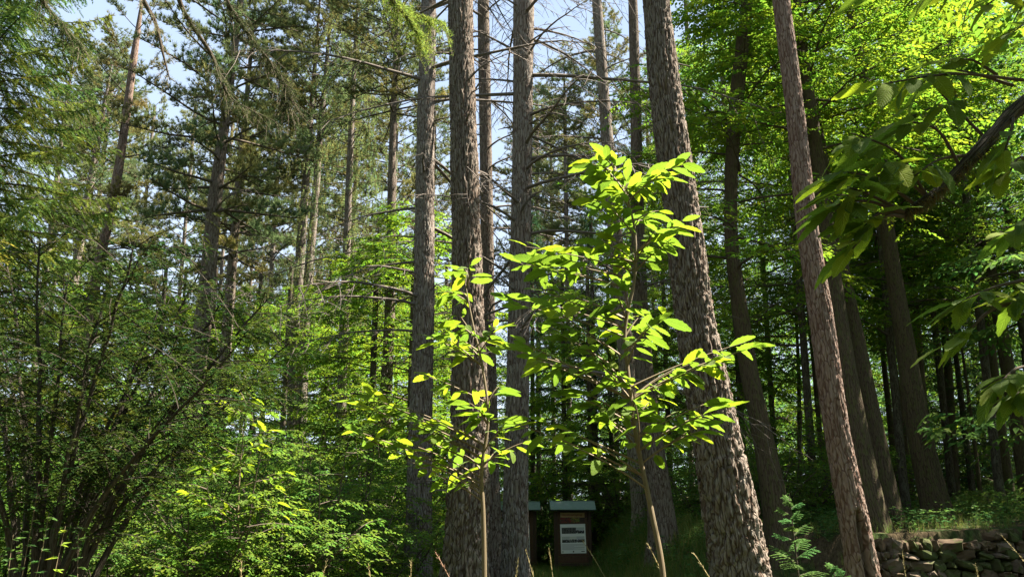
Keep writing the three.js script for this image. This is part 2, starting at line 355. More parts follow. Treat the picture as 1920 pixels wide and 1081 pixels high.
// ------------------------------------------------------------------ trunks
// marks: [[px, py, width px], ...] from top to bottom in the photograph; d: distance of the upright plane it stands in
function trunkPath(marks, d, H) {
  const pts = marks.map(([x, y]) => at(x, y, d)), rad = marks.map(([, , w], k) => w / 2 / FPX * axial(pts[k]));
  pts.reverse(); rad.reverse();
  const a = pts[0], b = pts[1], gy = ground(a.x, a.z);
  if (a.y > gy - 0.2) { const s = (a.y - (gy - 0.3)) / (b.y - a.y), foot = a.clone().addScaledVector(b.clone().sub(a), -s * 0.6); foot.y = gy - 0.3; pts.unshift(foot); rad.unshift(rad[0] * 1.22); }
  const e = pts[pts.length - 1], f = pts[pts.length - 2], dir = e.clone().sub(f).normalize(); dir.x *= 0.6; dir.z *= 0.6; dir.normalize();
  const r0 = rad[rad.length - 1], extra = gy + H - e.y;
  if (extra > 0.5) for (const k of [0.33, 0.66, 1]) { pts.push(e.clone().addScaledVector(dir, extra * k)); rad.push(Math.max(0.015, r0 * (1 - k * 0.93))); }
  return { pts, rad, gy, base: V(pts[0].x, gy, pts[0].z) };
}
function resample(pts, rad, stepLow, yFine, stepHigh) {
  const c = new THREE.CatmullRomCurve3(pts, false, 'centripetal'), n = 400, P = [], Rr = [];
  let last = -9, yl = 0;
  for (let k = 0; k <= n * 4; k++) {
    const t = k / (n * 4), p = c.getPoint(t);
    if (k && k < n * 4 && p.distanceTo(P[P.length - 1]) < (p.y < yFine ? stepLow : stepHigh)) continue;
    const f = t * (pts.length - 1), i = Math.min(pts.length - 2, Math.floor(f)); P.push(p); Rr.push(lerp(rad[i], rad[i + 1], f - i));
  }
  return [P, Rr];
}
function trunkMesh(t, path, mat, { hero = false, field = PINE, depth = 0.02, seed = 1, hollow } = {}) {
  const base = path.base, loc = path.pts.map((p) => p.clone().sub(base)), [P, Rr] = resample(loc, path.rad, hero ? 0.03 : 0.12, hero ? 11.5 : 12, 0.5);
  const g = new GB(), tiles = Math.max(1, Math.round(2 * Math.PI * path.rad[0] / 0.6)), o = seed * 0.37;
  tube(g, P, Rr, hero ? 96 : 28, { disp: (u, v, r) => {
    const big = (vnoise(u * 6, v * 0.7, 0, seed) + vnoise((1 - u) * 6, v * 0.7, 0, seed) - 1) * 0.05 * r;
    const flare = 0.35 * r * Math.exp(-Math.max(0, v - 0.2) * 2.2) * (0.6 + 0.4 * Math.sin(u * 6.283 * 5 + seed));
    let dip = 0; if (hollow) { const du = Math.abs(((u - hollow[0] + 1.5) % 1) - 0.5) / hollow[1], dv = Math.abs(v - hollow[2]) / hollow[3]; dip = -0.7 * r * (1 - sstep(0.35, 1, Math.hypot(du, dv * dv))); }
    return big + flare + dip + (hero ? depth * clamp(1.35 - v / 11, 0.45, 1.35) * (barkAt(field, u * tiles + 0, v / 1.5 + o) - 0.5) : 0);
  } });
  t.position.copy(base);
  return part(t, 'trunk', g.geo(), mat);
}
function pathAt(path, y) { // point on the trunk at a world height
  for (let k = 0; k < path.pts.length - 1; k++) if (y <= path.pts[k + 1].y) { const s = clamp((y - path.pts[k].y) / (path.pts[k + 1].y - path.pts[k].y), 0, 1); return { p: path.pts[k].clone().lerp(path.pts[k + 1], s), r: lerp(path.rad[k], path.rad[k + 1], s) }; }
  return { p: path.pts[path.pts.length - 1].clone(), r: 0.02 };
}
function tree(name, label, category, group, marks, d, H, o = {}) {
  const t = thing(name, label, category, group), path = trunkPath(marks, d, H), R = rng((o.seed ?? 1) * 31 + 5);
  trunkMesh(t, path, o.bark ?? M.pineBark, o);
  if (o.crown) {
    const cb = path.gy + o.base, { p } = pathAt(path, cb), top = path.pts[path.pts.length - 1], lean = top.clone().sub(p).normalize();
    const span = top.y - cb + 0.3; addCrown(t, o.crown, p.sub(path.base), { sx: o.spread ?? 1, sy: span / o.crownH, turn: R() * 6.28, lean, leafMat: o.leafMat ?? M.leaf });
  }
  for (let k = 0; k < (o.dead ?? 0); k++) {
    const y = lerp(o.deadY[0], o.deadY[1], (k + R()) / o.dead), { p, r } = pathAt(path, path.gy + y), b = part(t, 'branch', BOUGH[Math.floor(R() * BOUGH.length)], M.deadTwig);
    const az = R() * 6.283; b.position.copy(p.sub(path.base)).add(V(Math.cos(az) * r * 0.6, 0, Math.sin(az) * r * 0.6)); b.rotation.set(0, -az, 0); b.scale.setScalar(lerp(0.6, 1.15, R()) * (o.deadScale ?? 1));
  }
  for (let k = 0; k < (o.stubs ?? 0); k++) {
    const y = lerp(1.2, 9, R()), { p, r } = pathAt(path, path.gy + y), az = R() * 6.283, g = new GB(), l = lerp(0.05, 0.28, R());
    tube(g, bend(V(0, 0, 0), dirAz(az, 0.2), l + r, 3, 0.1, R, 0.2), [0.018, 0.015, 0.011, 0.007], 5); const b = part(t, 'branch_stub', g.geo(), M.deadTwig); b.position.copy(p.sub(path.base)).add(V(Math.cos(az) * r * 0.4, 0, Math.sin(az) * r * 0.4));
  }
  return t;
}

// ------------------------------------------------------------------ ground
{
  const xs = [], zs = [], g = new GB();
  const ax = (a) => { const out = []; let x = 0; while (x < a) { out.push(x); x += x < 14 ? 0.25 : x < 40 ? 1 : 8; } out.push(a); return out; };
  const hx = ax(150); for (let k = hx.length - 1; k > 0; k--) xs.push(-hx[k]); xs.push(...hx);
  const hz = [40, 20, 10, 4, 2, 1]; for (const z of hz) zs.push(z); { let z = 0; while (z > -40) { zs.push(z); z -= (z < -13 && z > -15) ? 0.1 : 0.25; } for (; z > -180; z -= 6) zs.push(z); }
  for (const z of zs) for (const x of xs) g.v(x, ground(x, z), z, x, z);
  const n = xs.length; for (let j = 0; j < zs.length - 1; j++) for (let i = 0; i < n - 1; i++) { const a = j * n + i; g.tri(a, a + 1, a + n + 1); g.tri(a, a + n + 1, a + n); }
  const litter = tex(512, 512, (u, v) => {
    const m = sstep(0.42, 0.6, fbm(u * 8, v * 8, 8, 5, 4)), f = fbm(u * 128, v * 128, 128, 9, 2), e = fbm(u * 40, v * 40, 40, 15, 3);
    return [lerp(0.075, 0.04, m) * (0.5 + f) * (0.6 + 0.8 * e), lerp(0.056, 0.06, m) * (0.5 + f) * (0.6 + 0.8 * e), lerp(0.032, 0.018, m) * (0.5 + f) * (0.6 + 0.8 * e)].map(toS);
  }, true); litter.repeat.set(0.4, 0.4);
  const bm = tex(512, 512, (u, v) => { const h = fbm(u * 64, v * 64, 64, 9, 3); return [h, h, h]; }); bm.repeat.set(0.4, 0.4);
  const m = new THREE.Mesh(g.geo(), new THREE.MeshPhysicalMaterial({ map: litter, bumpMap: bm, bumpScale: 0.03, roughness: 1, specularIntensity: 0.1 })); m.name = 'ground'; m.userData.kind = 'structure'; scene.add(m);
}

// ------------------------------------------------------------------ the tall trunks in front
const PG = 'tall pines in front of the notice boards';
tree('pine_tree', 'grey scaly pine trunk with bare branches and green larch spray across its top', 'tree', PG, [[802, 60, 29], [797, 300, 34], [794, 600, 38], [787, 850, 43], [785, 1060, 48]], 14, 24, { bark: M.greyBark, hero: true, depth: 0.045, seed: 2, crown: K.thin[0], base: 15, crownH: 12, spread: 0.8, leafMat: M.needle, dead: 28, deadY: [4.5, 15], deadScale: 1.15, stubs: 10 });
tree('pine_tree', 'thick furrowed pine trunk in front of the wide notice board', 'tree', PG, [[863, 0, 44], [869, 250, 47], [876, 500, 53], [880, 750, 66], [879, 900, 74], [873, 1040, 80]], 11, 25, { hero: true, depth: 0.075, seed: 3, crown: K.thin[0], base: 16.5, crownH: 12, spread: 0.7, leafMat: M.needle, dead: 7, deadY: [8, 16], stubs: 14 });
tree('pine_tree', 'slim dark pine trunk just behind the thick furrowed trunk', 'tree', PG, [[906, 0, 21], [911, 300, 23], [914, 540, 25], [915, 800, 36], [921, 1050, 42]], 16.5, 24, { hero: true, depth: 0.03, seed: 4, crown: K.thin[0], base: 15, crownH: 12, spread: 0.7, leafMat: M.needle, dead: 30, deadY: [5, 15] });
tree('pine_tree', 'straight pine trunk over the end of the wide board roof', 'tree', PG, [[982, 0, 38], [979, 300, 36], [975, 500, 38], [971, 700, 40], [967, 900, 44], [966, 1040, 50]], 13.5, 24, { bark: M.greyBark, hero: true, depth: 0.05, seed: 5, crown: K.thin[0], base: 15, crownH: 12, spread: 0.7, leafMat: M.needle, dead: 44, deadY: [4, 14], deadScale: 1.2, stubs: 6 });
tree('pine_tree', 'massive leaning pine trunk with deep ridged bark beside the chestnut sapling', 'tree', PG, [[1230, 0, 47], [1251, 200, 58], [1279, 400, 62], [1304, 600, 68], [1340, 800, 82], [1376, 1000, 96]], 9.6, 25, { hero: true, depth: 0.085, seed: 6, crown: K.thin[0], base: 17, crownH: 12, spread: 0.75, leafMat: M.needle, dead: 3, deadY: [10, 16], stubs: 8 });
tree('pine_tree', 'leaning pinkish trunk with a dark hollow at its foot', 'tree', PG, [[1465, 0, 31], [1490, 200, 32], [1511, 400, 38], [1541, 600, 42], [1569, 800, 44], [1606, 1000, 52]], 11, 24, { bark: M.pinkBark, hero: true, depth: 0.035, seed: 7, crown: K.thin[0], base: 16.5, crownH: 12, spread: 0.75, leafMat: M.needle, dead: 2, deadY: [11, 16], hollow: [0.0, 0.06, 1.3, 0.55] });
// trunks standing farther back
const BG = 'pines standing deeper in the wood';
tree('pine_tree', 'speckled pine trunk rising behind the chestnut sapling top', 'tree', BG, [[1119, 0, 18], [1134, 200, 22], [1150, 400, 26], [1168, 600, 29], [1188, 800, 33], [1204, 960, 36]], 21, 25, { bark: M.greyBark, seed: 8, crown: K.thin[0], base: 16, crownH: 12, leafMat: M.needle, dead: 20, deadY: [5, 15], deadScale: 1.2 });
tree('pine_tree', 'brown pine trunk between the speckled trunk and the massive leaning trunk', 'tree', BG, [[1188, 40, 18], [1194, 300, 22], [1198, 500, 25], [1210, 720, 36], [1232, 900, 46], [1244, 1000, 52]], 16.5, 23, { seed: 9, crown: K.thin[0], base: 14, crownH: 12, spread: 0.7, leafMat: M.needle, dead: 8, deadY: [5, 10] });
tree('pine_tree', 'tall pine trunk among open blue sky gaps', 'tree', BG, [[425, 200, 17], [402, 380, 25], [385, 560, 31], [367, 700, 34], [345, 860, 37], [332, 980, 40]], 19, 24, { seed: 10, crown: K.pine[0], base: 9, crownH: 12, spread: 0.95, leafMat: M.needle, dead: 10, deadY: [4, 9.5] });
tree('pine_tree', 'slimmer pine trunk next to the tall pine among sky gaps', 'tree', BG, [[444, 380, 15], [430, 560, 19], [415, 760, 21], [404, 940, 23]], 24, 22, { seed: 11, crown: K.pine[1], base: 9.5, crownH: 12, spread: 0.9, leafMat: M.needle, dead: 8, deadY: [4, 10] });
tree('pine_tree', 'crooked pine with separate rounded needle pads against the sky', 'tree', BG, [[250, 110, 13], [230, 260, 15], [212, 370, 17], [180, 520, 19], [150, 760, 21], [138, 960, 22]], 24, 21, { bark: M.pinkBark, seed: 12, crown: pineCrown(171, { h: 12, r: 2.3, whorls: 10, per: 3, tuftsPer: 8, col: [0.15, 0.15, 0.06] }), base: 8.5, crownH: 12, leafMat: M.needle, dead: 6, deadY: [5, 9] });
tree('pine_tree', 'pine trunk half hidden behind the dark multi-stemmed yew', 'tree', BG, [[168, 350, 14], [150, 450, 15], [118, 650, 17], [92, 800, 18], [78, 960, 20]], 27, 20, { bark: M.greyBark, seed: 13, crown: K.pine[0], base: 11, crownH: 12, spread: 0.8, leafMat: M.needle, dead: 4, deadY: [5, 10] });
tree('pine_tree', 'slightly thicker trunk of the close pair of twin pines', 'tree', BG, [[570, 380, 15], [560, 520, 19], [553, 650, 21], [545, 900, 24]], 25, 23, { bark: M.greyBark, seed: 14, crown: K.pine[1], base: 13, crownH: 12, spread: 0.75, leafMat: M.needle, dead: 8, deadY: [5, 12] });
tree('pine_tree', 'slightly thinner trunk of the close pair of twin pines', 'tree', BG, [[590, 380, 14], [578, 520, 18], [569, 650, 20], [560, 900, 23]], 24.4, 23, { bark: M.greyBark, seed: 15, crown: K.pine[0], base: 13, crownH: 12, spread: 0.75, leafMat: M.needle, dead: 8, deadY: [5, 12] });
tree('larch_tree', 'larch with pale hanging needle strings behind the maple bushes', 'tree', null, [[660, 200, 10], [652, 400, 13], [645, 600, 17], [640, 760, 18], [632, 950, 20]], 22, 20, { bark: M.greyBark, seed: 16, crown: K.larch[0], base: 7.2, crownH: 14, spread: 1.1, leafMat: M.softNeedle, dead: 4, deadY: [3.5, 7] });
tree('pine_tree', 'short stout trunk with a forked dark base behind bushes', 'tree', BG, [[735, 300, 14], [730, 600, 20], [722, 760, 24], [714, 950, 28]], 20, 21, { seed: 17, crown: K.pine[1], base: 12.5, crownH: 12, spread: 0.75, leafMat: M.needle, dead: 12, deadY: [3.5, 9] });

// ------------------------------------------------------------------ broadleaf trees on the bank
const LG = 'mossy broadleaf trees on the shaded bank';
const bl = (label, marks, d, H, o) => tree('broadleaf_tree', label, 'tree', LG, marks, d, H, { bark: M.mossBark, crownH: 9, crown: K.maple[o.seed % 2], ...o });
bl('dark bent trunk between the massive pine and the pinkish trunk', [[1402, 0, 22], [1384, 160, 27], [1372, 330, 24], [1372, 450, 25], [1386, 570, 29], [1404, 690, 33], [1437, 850, 40], [1462, 1000, 52]], 15, 13.2, { seed: 18, base: 5.4, spread: 0.85 });
bl('black shaded trunk close behind the pinkish trunk', [[1545, 400, 30], [1575, 640, 42], [1600, 800, 52], [1632, 985, 66]], 15, 16, { seed: 19, base: 7.5, spread: 1.0 });
bl('mossy green trunk touching the black shaded trunk', [[1577, 480, 20], [1612, 660, 28], [1642, 820, 36], [1672, 985, 46]], 16, 15, { seed: 20, base: 8, spread: 0.9 });
bl('forked mossy trunk with a smooth leaning stem above the stone wall', [[1598, 40, 14], [1640, 240, 18], [1664, 430, 25], [1694, 620, 33], [1722, 800, 42], [1762, 985, 52]], 18, 17, { seed: 21, base: 8.5, spread: 1.05 });
const far = [[1718, 600, 1742, 960, 22, 24], [1668, 640, 1710, 950, 20, 27], [1660, 700, 1686, 950, 14, 29], [1775, 650, 1793, 955, 19, 26], [1822, 780, 1842, 950, 8, 24], [1845, 560, 1893, 950, 25, 24], [1868, 560, 1930, 930, 30, 21], [1535, 780, 1552, 985, 13, 27], [1498, 700, 1500, 980, 10, 30]];
far.forEach(([x0, y0, x1, y1, w, d], k) => bl(x1 < 1600 ? 'thin pale stem between the bent trunk and pinkish trunk' : w < 10 ? 'very thin dark stem on the sunlit bank' : w < 18 ? 'narrow mossy trunk beside the black shaded trunk' : x1 < 1780 ? 'mossy straight trunk right beside the forked mossy trunk' : 'mossy straight trunk farther along the bank past the forked trunk', [[x0, y0, w * 0.7], [x1, y1, w]], d, 13 + k % 4, { seed: 30 + k, base: 6.5, crown: K.beech[k % 2], crownH: 11, spread: 0.85 }));
// thin sunlit beeches whose crowns fill the upper part
const beech = (px, d, H, base, k, spread = 1) => tree('beech_tree', px < 1480 ? 'slender beech between the massive leaning pine and pinkish trunk' : px < 1650 ? d > 26 ? 'far slender beech glimpsed behind the pinkish leaning trunk' : 'slender beech just behind the pinkish leaning trunk' : px < 1830 ? d > 28 ? 'far slender beech glimpsed behind the forked mossy trunk' : 'slender beech behind the forked mossy trunk' : 'slender beech behind the overhanging chestnut bough', 'tree', 'slender beeches behind the bank trees', [[px - (px - 960) * 0.12, 0, 11 * 20 / d], [px, 960, 17 * 20 / d]], d, H, { seed: 50 + k, bark: M.darkBark, base, crown: K.beech[k % 2], crownH: 11, spread });
[[1400, 26, 19, 4], [1530, 22, 18, 4.5], [1610, 27, 20, 4.5], [1700, 21, 17, 4.5], [1790, 25, 19, 5], [1880, 20, 17, 5], [1960, 23, 18, 5], [1460, 31, 20, 3], [1330, 30, 19, 3], [1740, 32, 20, 3], [1860, 33, 20, 3], [1560, 36, 21, 2], [1990, 30, 19, 3]].forEach(([x, d, H, b], k) => beech(x, d, H, b, k, 1.05));
// maples glowing behind the middle trunks
const maple = (px, d, H, base, k, spread) => tree('maple_tree', px < 340 ? 'young maple standing behind the dark multi-stemmed yew' : px < 610 ? 'young maple behind the twin pines and leafy bushes' : px < 900 ? H > 9.6 ? 'taller young maple rising behind the grey scaly pine trunk' : 'small maple with glowing leaves beside the grey scaly pine trunk' : px < 1120 ? 'young maple behind the single notice board' : 'young maple seen past the massive leaning pine', 'tree', 'young maples behind the tall pines', [[px - (px - 960) * 0.06, 500, 9 * 20 / d], [px, 970, 15 * 20 / d]], d, H, { seed: 80 + k, bark: M.darkBark, base, crown: K.maple[k % 2], crownH: 9, spread });
[[770, 24, 9.5, 1.6, 0.75], [830, 30, 11, 2.0, 0.9], [690, 23, 8, 1.2, 0.7], [1060, 28, 12, 2.5, 0.85], [1010, 36, 12, 1.5, 0.9], [600, 26, 8, 1.0, 0.75], [1150, 30, 10, 1.0, 0.8], [880, 38, 10, 0.8, 0.9], [520, 24, 7, 0.8, 0.7], [1260, 27, 11, 2.5, 0.8], [1110, 26, 7, 0.8, 0.7], [1330, 24, 9, 1.5, 0.75], [765, 18.5, 9.5, 3, 0.8], [690, 19.5, 9, 3, 0.8], [735, 33, 13, 2, 1.0], [655, 28, 10, 1.5, 0.9], [790, 40, 14, 2, 1.1], [460, 30, 9, 1, 0.9], [560, 34, 11, 1, 1.0], [370, 28, 8, 0.8, 0.9], [270, 27, 8.5, 0.8, 0.9], [160, 28, 9, 0.8, 1], [50, 26, 9, 0.8, 1], [310, 36, 11, 1, 1.1]].forEach(([x, d, H, b, s], k) => maple(x, d, H, b, k, s));
// pines and spruces far behind
const backPine = (px, d, H, base, k) => tree('pine_tree', px < 200 ? 'distant pine behind the large drooping spruce' : px < 560 ? 'distant pine whose crown shows past the tall pine trunk among sky gaps' : px < 760 ? 'distant pine behind the larch with hanging needles' : px < 1100 ? 'distant pine in the sky gap between the tall trunks' : 'distant pine behind the chestnut sapling top', 'tree', 'distant pines', [[px - (px - 960) * 0.1, 200, 9 * 26 / d], [px, 960, 15 * 26 / d]], d, H, { seed: 110 + k, bark: M.greyBark, base, crown: K.pine[k % 2], crownH: 12, spread: 1.1, leafMat: M.needle });
[[1070, 36, 25, 13], [1012, 40, 25, 12], [300, 42, 25, 9], [560, 46, 25, 8], [215, 45, 24, 9], [440, 50, 25, 8], [480, 36, 25, 9], [640, 38, 25, 8], [30, 30, 22, 8], [720, 30, 24, 10], [1040, 44, 25, 10], [1160, 36, 25, 11], [1240, 42, 24, 8], [380, 46, 25, 7], [1300, 38, 24, 9], [120, 33, 23, 8], [800, 42, 25, 9]].forEach(([x, d, H, b], k) => backPine(x, d, H, b, k));
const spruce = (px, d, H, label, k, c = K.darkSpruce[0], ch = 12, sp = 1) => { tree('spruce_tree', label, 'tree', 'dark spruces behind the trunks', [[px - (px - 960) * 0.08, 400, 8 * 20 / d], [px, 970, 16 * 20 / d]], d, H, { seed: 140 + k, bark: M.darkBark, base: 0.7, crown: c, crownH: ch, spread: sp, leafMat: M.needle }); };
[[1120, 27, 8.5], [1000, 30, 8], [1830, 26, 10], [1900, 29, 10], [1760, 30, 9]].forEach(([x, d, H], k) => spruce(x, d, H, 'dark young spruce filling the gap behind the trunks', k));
{ // the big spruce whose hanging boughs reach in
  const t = tree('spruce_tree', 'large spruce with tiers of drooping sunlit boughs beside the yew', 'tree', null, [[-40, 0, 30], [-60, 500, 42], [-85, 980, 56]], 12.5, 21, { seed: 160, bark: M.darkBark, base: 3.2, crown: K.spruce[0], crownH: 18, spread: 0.95, leafMat: M.needle });
}

// ------------------------------------------------------------------ bushes of the understory
const bushAt = (px, d, k, s, label, group = 'leafy bushes under the trees') => { const t = thing('bush', label, 'bush', group), p = at(px, 1000, d); p.y = ground(p.x, p.z); t.position.copy(p); addCrown(t, K.bush[k], V(0, 0, 0), { sx: s, sy: s * 1.05, turn: px * 1.7 }); return t; };
[[420, 12.5, 0, 0.95], [500, 14, 1, 1.0], [580, 15.5, 0, 1.1], [660, 15, 1, 1.0], [360, 15, 1, 1.2], [250, 14, 0, 1.2], [140, 15, 1, 1.2], [30, 13, 0, 1.1], [480, 18, 0, 1.4], [620, 19, 1, 1.4], [300, 19, 0, 1.5], [180, 20, 0, 1.5], [710, 19, 0, 1.2], [560, 12.5, 2, 0.8], [450, 11, 2, 0.7], [330, 11.5, 2, 0.8], [640, 13, 2, 0.7], [230, 11, 2, 0.8], [480, 10.4, 1, 0.8], [570, 10.8, 0, 0.72], [660, 11.6, 1, 0.75], [400, 10, 1, 0.72], [720, 13, 1, 0.8]].forEach(([x, d, k, s]) => bushAt(x, d, k, s, ['tall', 'wide', 'low'][k] + (x < 290 ? ' leafy green bush behind the stems of the yew' : x < 520 ? ' leafy green bush round the bushy young chestnut' : ' leafy green bush near the twin pines and larch')));
[[1100, 27, 0, 1.1], [1170, 25, 1, 0.9], [880, 26, 1, 1.1], [1000, 28, 0, 1.1], [770, 22, 1, 1.1], [820, 26, 0, 1.2]].forEach(([x, d, k, s]) => bushAt(x, d, k, s, 'shadowy bush behind the notice boards', 'bushes behind the notice boards'));
[[1500, 20, 1, 1.0], [1560, 22, 0, 0.9], [1440, 18.5, 2, 1.0], [1640, 24, 1, 0.9], [1700, 30, 0, 1.1], [1780, 31, 1, 1.0], [1850, 31, 0, 1.1], [1920, 28, 1, 1.0], [1410, 23, 0, 1.1], [1290, 21, 1, 0.9], [1330, 19, 2, 1.0], [1830, 18, 2, 0.35], [1890, 17, 2, 0.4]].forEach(([x, d, k, s]) => bushAt(x, d, k, s, x < 1480 ? 'leafy bush between the massive pine and the bent trunk' : x < 1680 ? 'leafy bush behind the pinkish trunk and black trunk' : s < 0.5 ? 'low leafy bush on the bank above the stone wall' : 'sunlit leafy bush far behind the bank trunks', 'bushes on the bank'));

[[1690, 12.4, 2, 0.2], [1760, 12.6, 2, 0.16], [1835, 12.3, 2, 0.22], [1910, 12.6, 2, 0.18], [1640, 11.8, 2, 0.2]].forEach(([x, d, k, s]) => bushAt(x, d, k, s, 'low leafy bush at the foot of the stone wall', 'bushes on the bank'));
// a far wood beyond, read as one mass, plus unseen trees added for shade
{
  const R = rng(4242), c = broadCrown(191, { h: 12, r: 4, limbs: 22, subs: 7, sprays: 5, per: 8, size: 0.2, col: [0.08, 0.16, 0.03] }), spots = [];
  for (let k = 0; k < 110; k++) { const d = lerp(44, 78, R()), x = lerp(-1, 1, R()) * d * 0.85; spots.push([x, -d, x > d * 0.05 ? 1.35 : 0.85]); }
  for (let k = 0; k < 44; k++) { const d = lerp(38, 48, R()), x = lerp(-0.8, 0.9, k / 43) * d; spots.push([x, -d, 0.55]); }
  for (let k = 0; k < 34; k++) { const a = lerp(-0.5, Math.PI + 0.35, k / 33) + (R() - 0.5) * 0.1, d = lerp(18, 30, R()); spots.push([Math.cos(a) * d, Math.sin(a) * d, 1.1]); }   // unseen ring of trees, added to block low light from the sky
  spots.push([13.8, -11, 1.1], [14.6, -14.5, 1.2], [16.6, -18, 1.2], [18.5, -22, 1.2], [13, -7.5, 1.0], [20.5, -26, 1.2], [23, -30, 1.2], [15.8, -11, 1.4], [17.6, -14.5, 1.4], [19.6, -17.5, 1.4], [22, -21, 1.4], [16.5, -13.5, 1.5], [18.2, -16, 1.6], [13.6, -16.4, 1.2]);  // trees mostly out of view, added to shade the bank and wall
  for (let k = 0; k < 26; k++) { const a = lerp(0.12, Math.PI + 0.25, (k + 0.5) / 26), d = k % 2 ? 9 : 14; spots.push([Math.cos(a) * d - 1, Math.sin(a) * d + 1.5, 2.0]); }  // tall unseen trees behind the camera, added to cut the sky light
  for (let k = 0; k < 9; k++) { const d = lerp(2, 26, k / 8); spots.push([-(d * 0.66 + 6.5 + 3 * R()), -d, 1.9]); }  // more tall unseen trees down the other side, added to darken the ambient
  const m = new THREE.InstancedMesh(c.leaves, M.leaf, spots.length), o = new THREE.Object3D();
  spots.forEach(([x, z, sy], k) => { o.position.set(x, ground(x, z) - 0.5, z); o.rotation.y = R() * 6.28; const s = lerp(0.8, 1.15, R()); o.scale.set(s, s * sy, s); o.updateMatrix(); m.setMatrixAt(k, o.matrix); });
  m.name = 'forest'; m.userData = { kind: 'stuff', label: 'far green wood closing the view between the trunks, with unseen trees added for shade', category: 'forest' }; scene.add(m);
}

// ------------------------------------------------------------------ the yew: many stems fanning from one foot
{
  const R = rng(777), D = 8.2, t = thing('yew_shrub', 'dark multi-stemmed yew with stems fanning out from one foot', 'shrub'), b = at(95, 1000, D); b.y = ground(b.x, b.z); t.position.copy(b);
  const ends = [[15, 500], [70, 455], [130, 520], [205, 500], [255, 455], [310, 540], [345, 600], [420, 560], [455, 640], [440, 720], [345, 720], [0, 640], [500, 560], [280, 640], [180, 600], [-60, 520], [-90, 640], [390, 480], [540, 640]], lv = new GB();
  ends.forEach(([x, y], k) => {
    const e = at(x, y, D + (R() - 0.5) * 2.6).sub(b), s = V((R() - 0.5) * 0.35, -0.15, (R() - 0.5) * 0.3), mid = s.clone().lerp(e, 0.45); mid.y += 0.12 * e.length() * (0.3 + Math.abs(e.x) * 0.12); mid.x -= e.x * 0.10;
    const c = new THREE.CatmullRomCurve3([s, mid, e]), pts = c.getPoints(14); pts.forEach((p, i) => { p.x += (R() - 0.5) * 0.05; p.z += (R() - 0.5) * 0.05; });
    const g = new GB(); tube(g, pts, pts.map((_, i) => lerp(0.045, 0.008, i / 14) * lerp(0.8, 1.1, R())), 7); 
    for (let i = 0; i < 30; i++) {
      const ts = lerp(0.42, 1, Math.pow((i + R()) / 30, 0.8)), p = along(pts, ts), d = alongDir(pts, ts), L = lerp(0.3, 0.95, R()), az = R() * 6.283, sub = bend(p, dirAz(az, lerp(-0.2, 0.5, R())).addScaledVector(d, 0.7), L, 4, 0.5, R, 0.3);
      tube(g, sub, [0.007, 0.006, 0.005, 0.004, 0.002], 3);
      for (let q = 0; q < 9; q++) { const tq = lerp(0.15, 1, (q + R()) / 9), o = along(sub, tq), od = alongDir(sub, tq), a2 = Math.atan2(od.z, od.x) + (q % 2 ? 1 : -1) * lerp(0.3, 1, R()); needleTwig(lv, R, o, dirAz(a2, lerp(-0.5, 0.2, R())), lerp(0.12, 0.3, R()), 11, 0.05, 0.013, tint(R, [0.036, 0.062, 0.011], 0.25, 0.25), 0.3, 0.8); }
    }
    part(t, 'stem', g.geo(), M.darkBark);
  });
  part(t, 'foliage', lv.geo(), M.needle);
}

// ------------------------------------------------------------------ chestnut leaves
function chestnutLeaf(L, W, curl, fold, twist, seed) {
  const g = new GB(), n = 12, R = rng(seed), pet = 0.1;
  const mid = (t) => V(Math.sin(t * 2) * twist * L * 0.06, -curl * L * t * t, L * (pet + t * (1 - pet)));
  const a0 = g.v(-0.0015, 0, 0, 0.49, 0), a1 = g.v(0.0015, 0, 0, 0.51, 0); let ml = [];
  for (let k = 0; k <= n; k++) { const m = mid(k / n); ml.push(g.v(m.x, m.y, m.z, 0.5, k / n)); }
  g.tri(a0, a1, ml[0]);
  for (const s of [-1, 1]) {
    let prev = ml[0];
    for (let k = 1; k < n; k++) {
      const t = k / n, w = W / 2 * Math.pow(Math.sin(Math.PI * Math.pow(t, 0.9)), 0.75) * (k % 2 ? 1.05 : 0.93) * lerp(0.96, 1.04, R()), m = mid(t + (k % 2 ? 0.035 : 0.015)), wave = 0.05 * Math.sin(k * 2.1 + seed) * w;
      const e = g.v(m.x + s * w * Math.cos(twist * t), m.y + fold * w + wave + s * w * Math.sin(twist * t), m.z, 0.5 + s * 0.5 * w / (W / 2), t);
      if (s > 0) { g.tri(ml[k - 1], ml[k], e); if (k > 1) g.tri(ml[k - 1], e, prev); } else { g.tri(ml[k - 1], e, ml[k]); if (k > 1) g.tri(ml[k - 1], prev, e); }
      prev = e;
    }
    if (s > 0) g.tri(ml[n - 1], ml[n], prev); else g.tri(ml[n - 1], prev, ml[n]);
  }
  return g.geo();
}
const LEAF = [chestnutLeaf(1, 0.29, 0.12, 0.2, 0.2, 1), chestnutLeaf(1, 0.32, 0.2, 0.14, -0.3, 2), chestnutLeaf(1, 0.29, 0.06, 0.25, 0.35, 3), chestnutLeaf(1, 0.33, 0.26, 0.16, 0.1, 4), chestnutLeaf(1, 0.33, 0.15, 0.1, -0.15, 5), chestnutLeaf(1, 0.27, 0.09, 0.3, -0.4, 6)];
const veinAt = (u, v) => { const s = Math.abs(u - 0.5) * 2, a = (v * 13 - s * 2.6), f = Math.abs(a - Math.round(a)); return Math.max(1 - sstep(0.02, 0.08, s), (1 - sstep(0.03, 0.16, f)) * (1 - 0.5 * s)); };
const veinCol = tex(128, 512, (u, v) => { const k = veinAt(u, v), n = 0.82 + 0.3 * fbm(u * 12, v * 40, 0, 3, 3); return [toS(lerp(0.74, 1.0, k) * n), toS(lerp(0.74, 0.92, k) * n), toS(lerp(0.7, 1, k) * n)]; }, true);
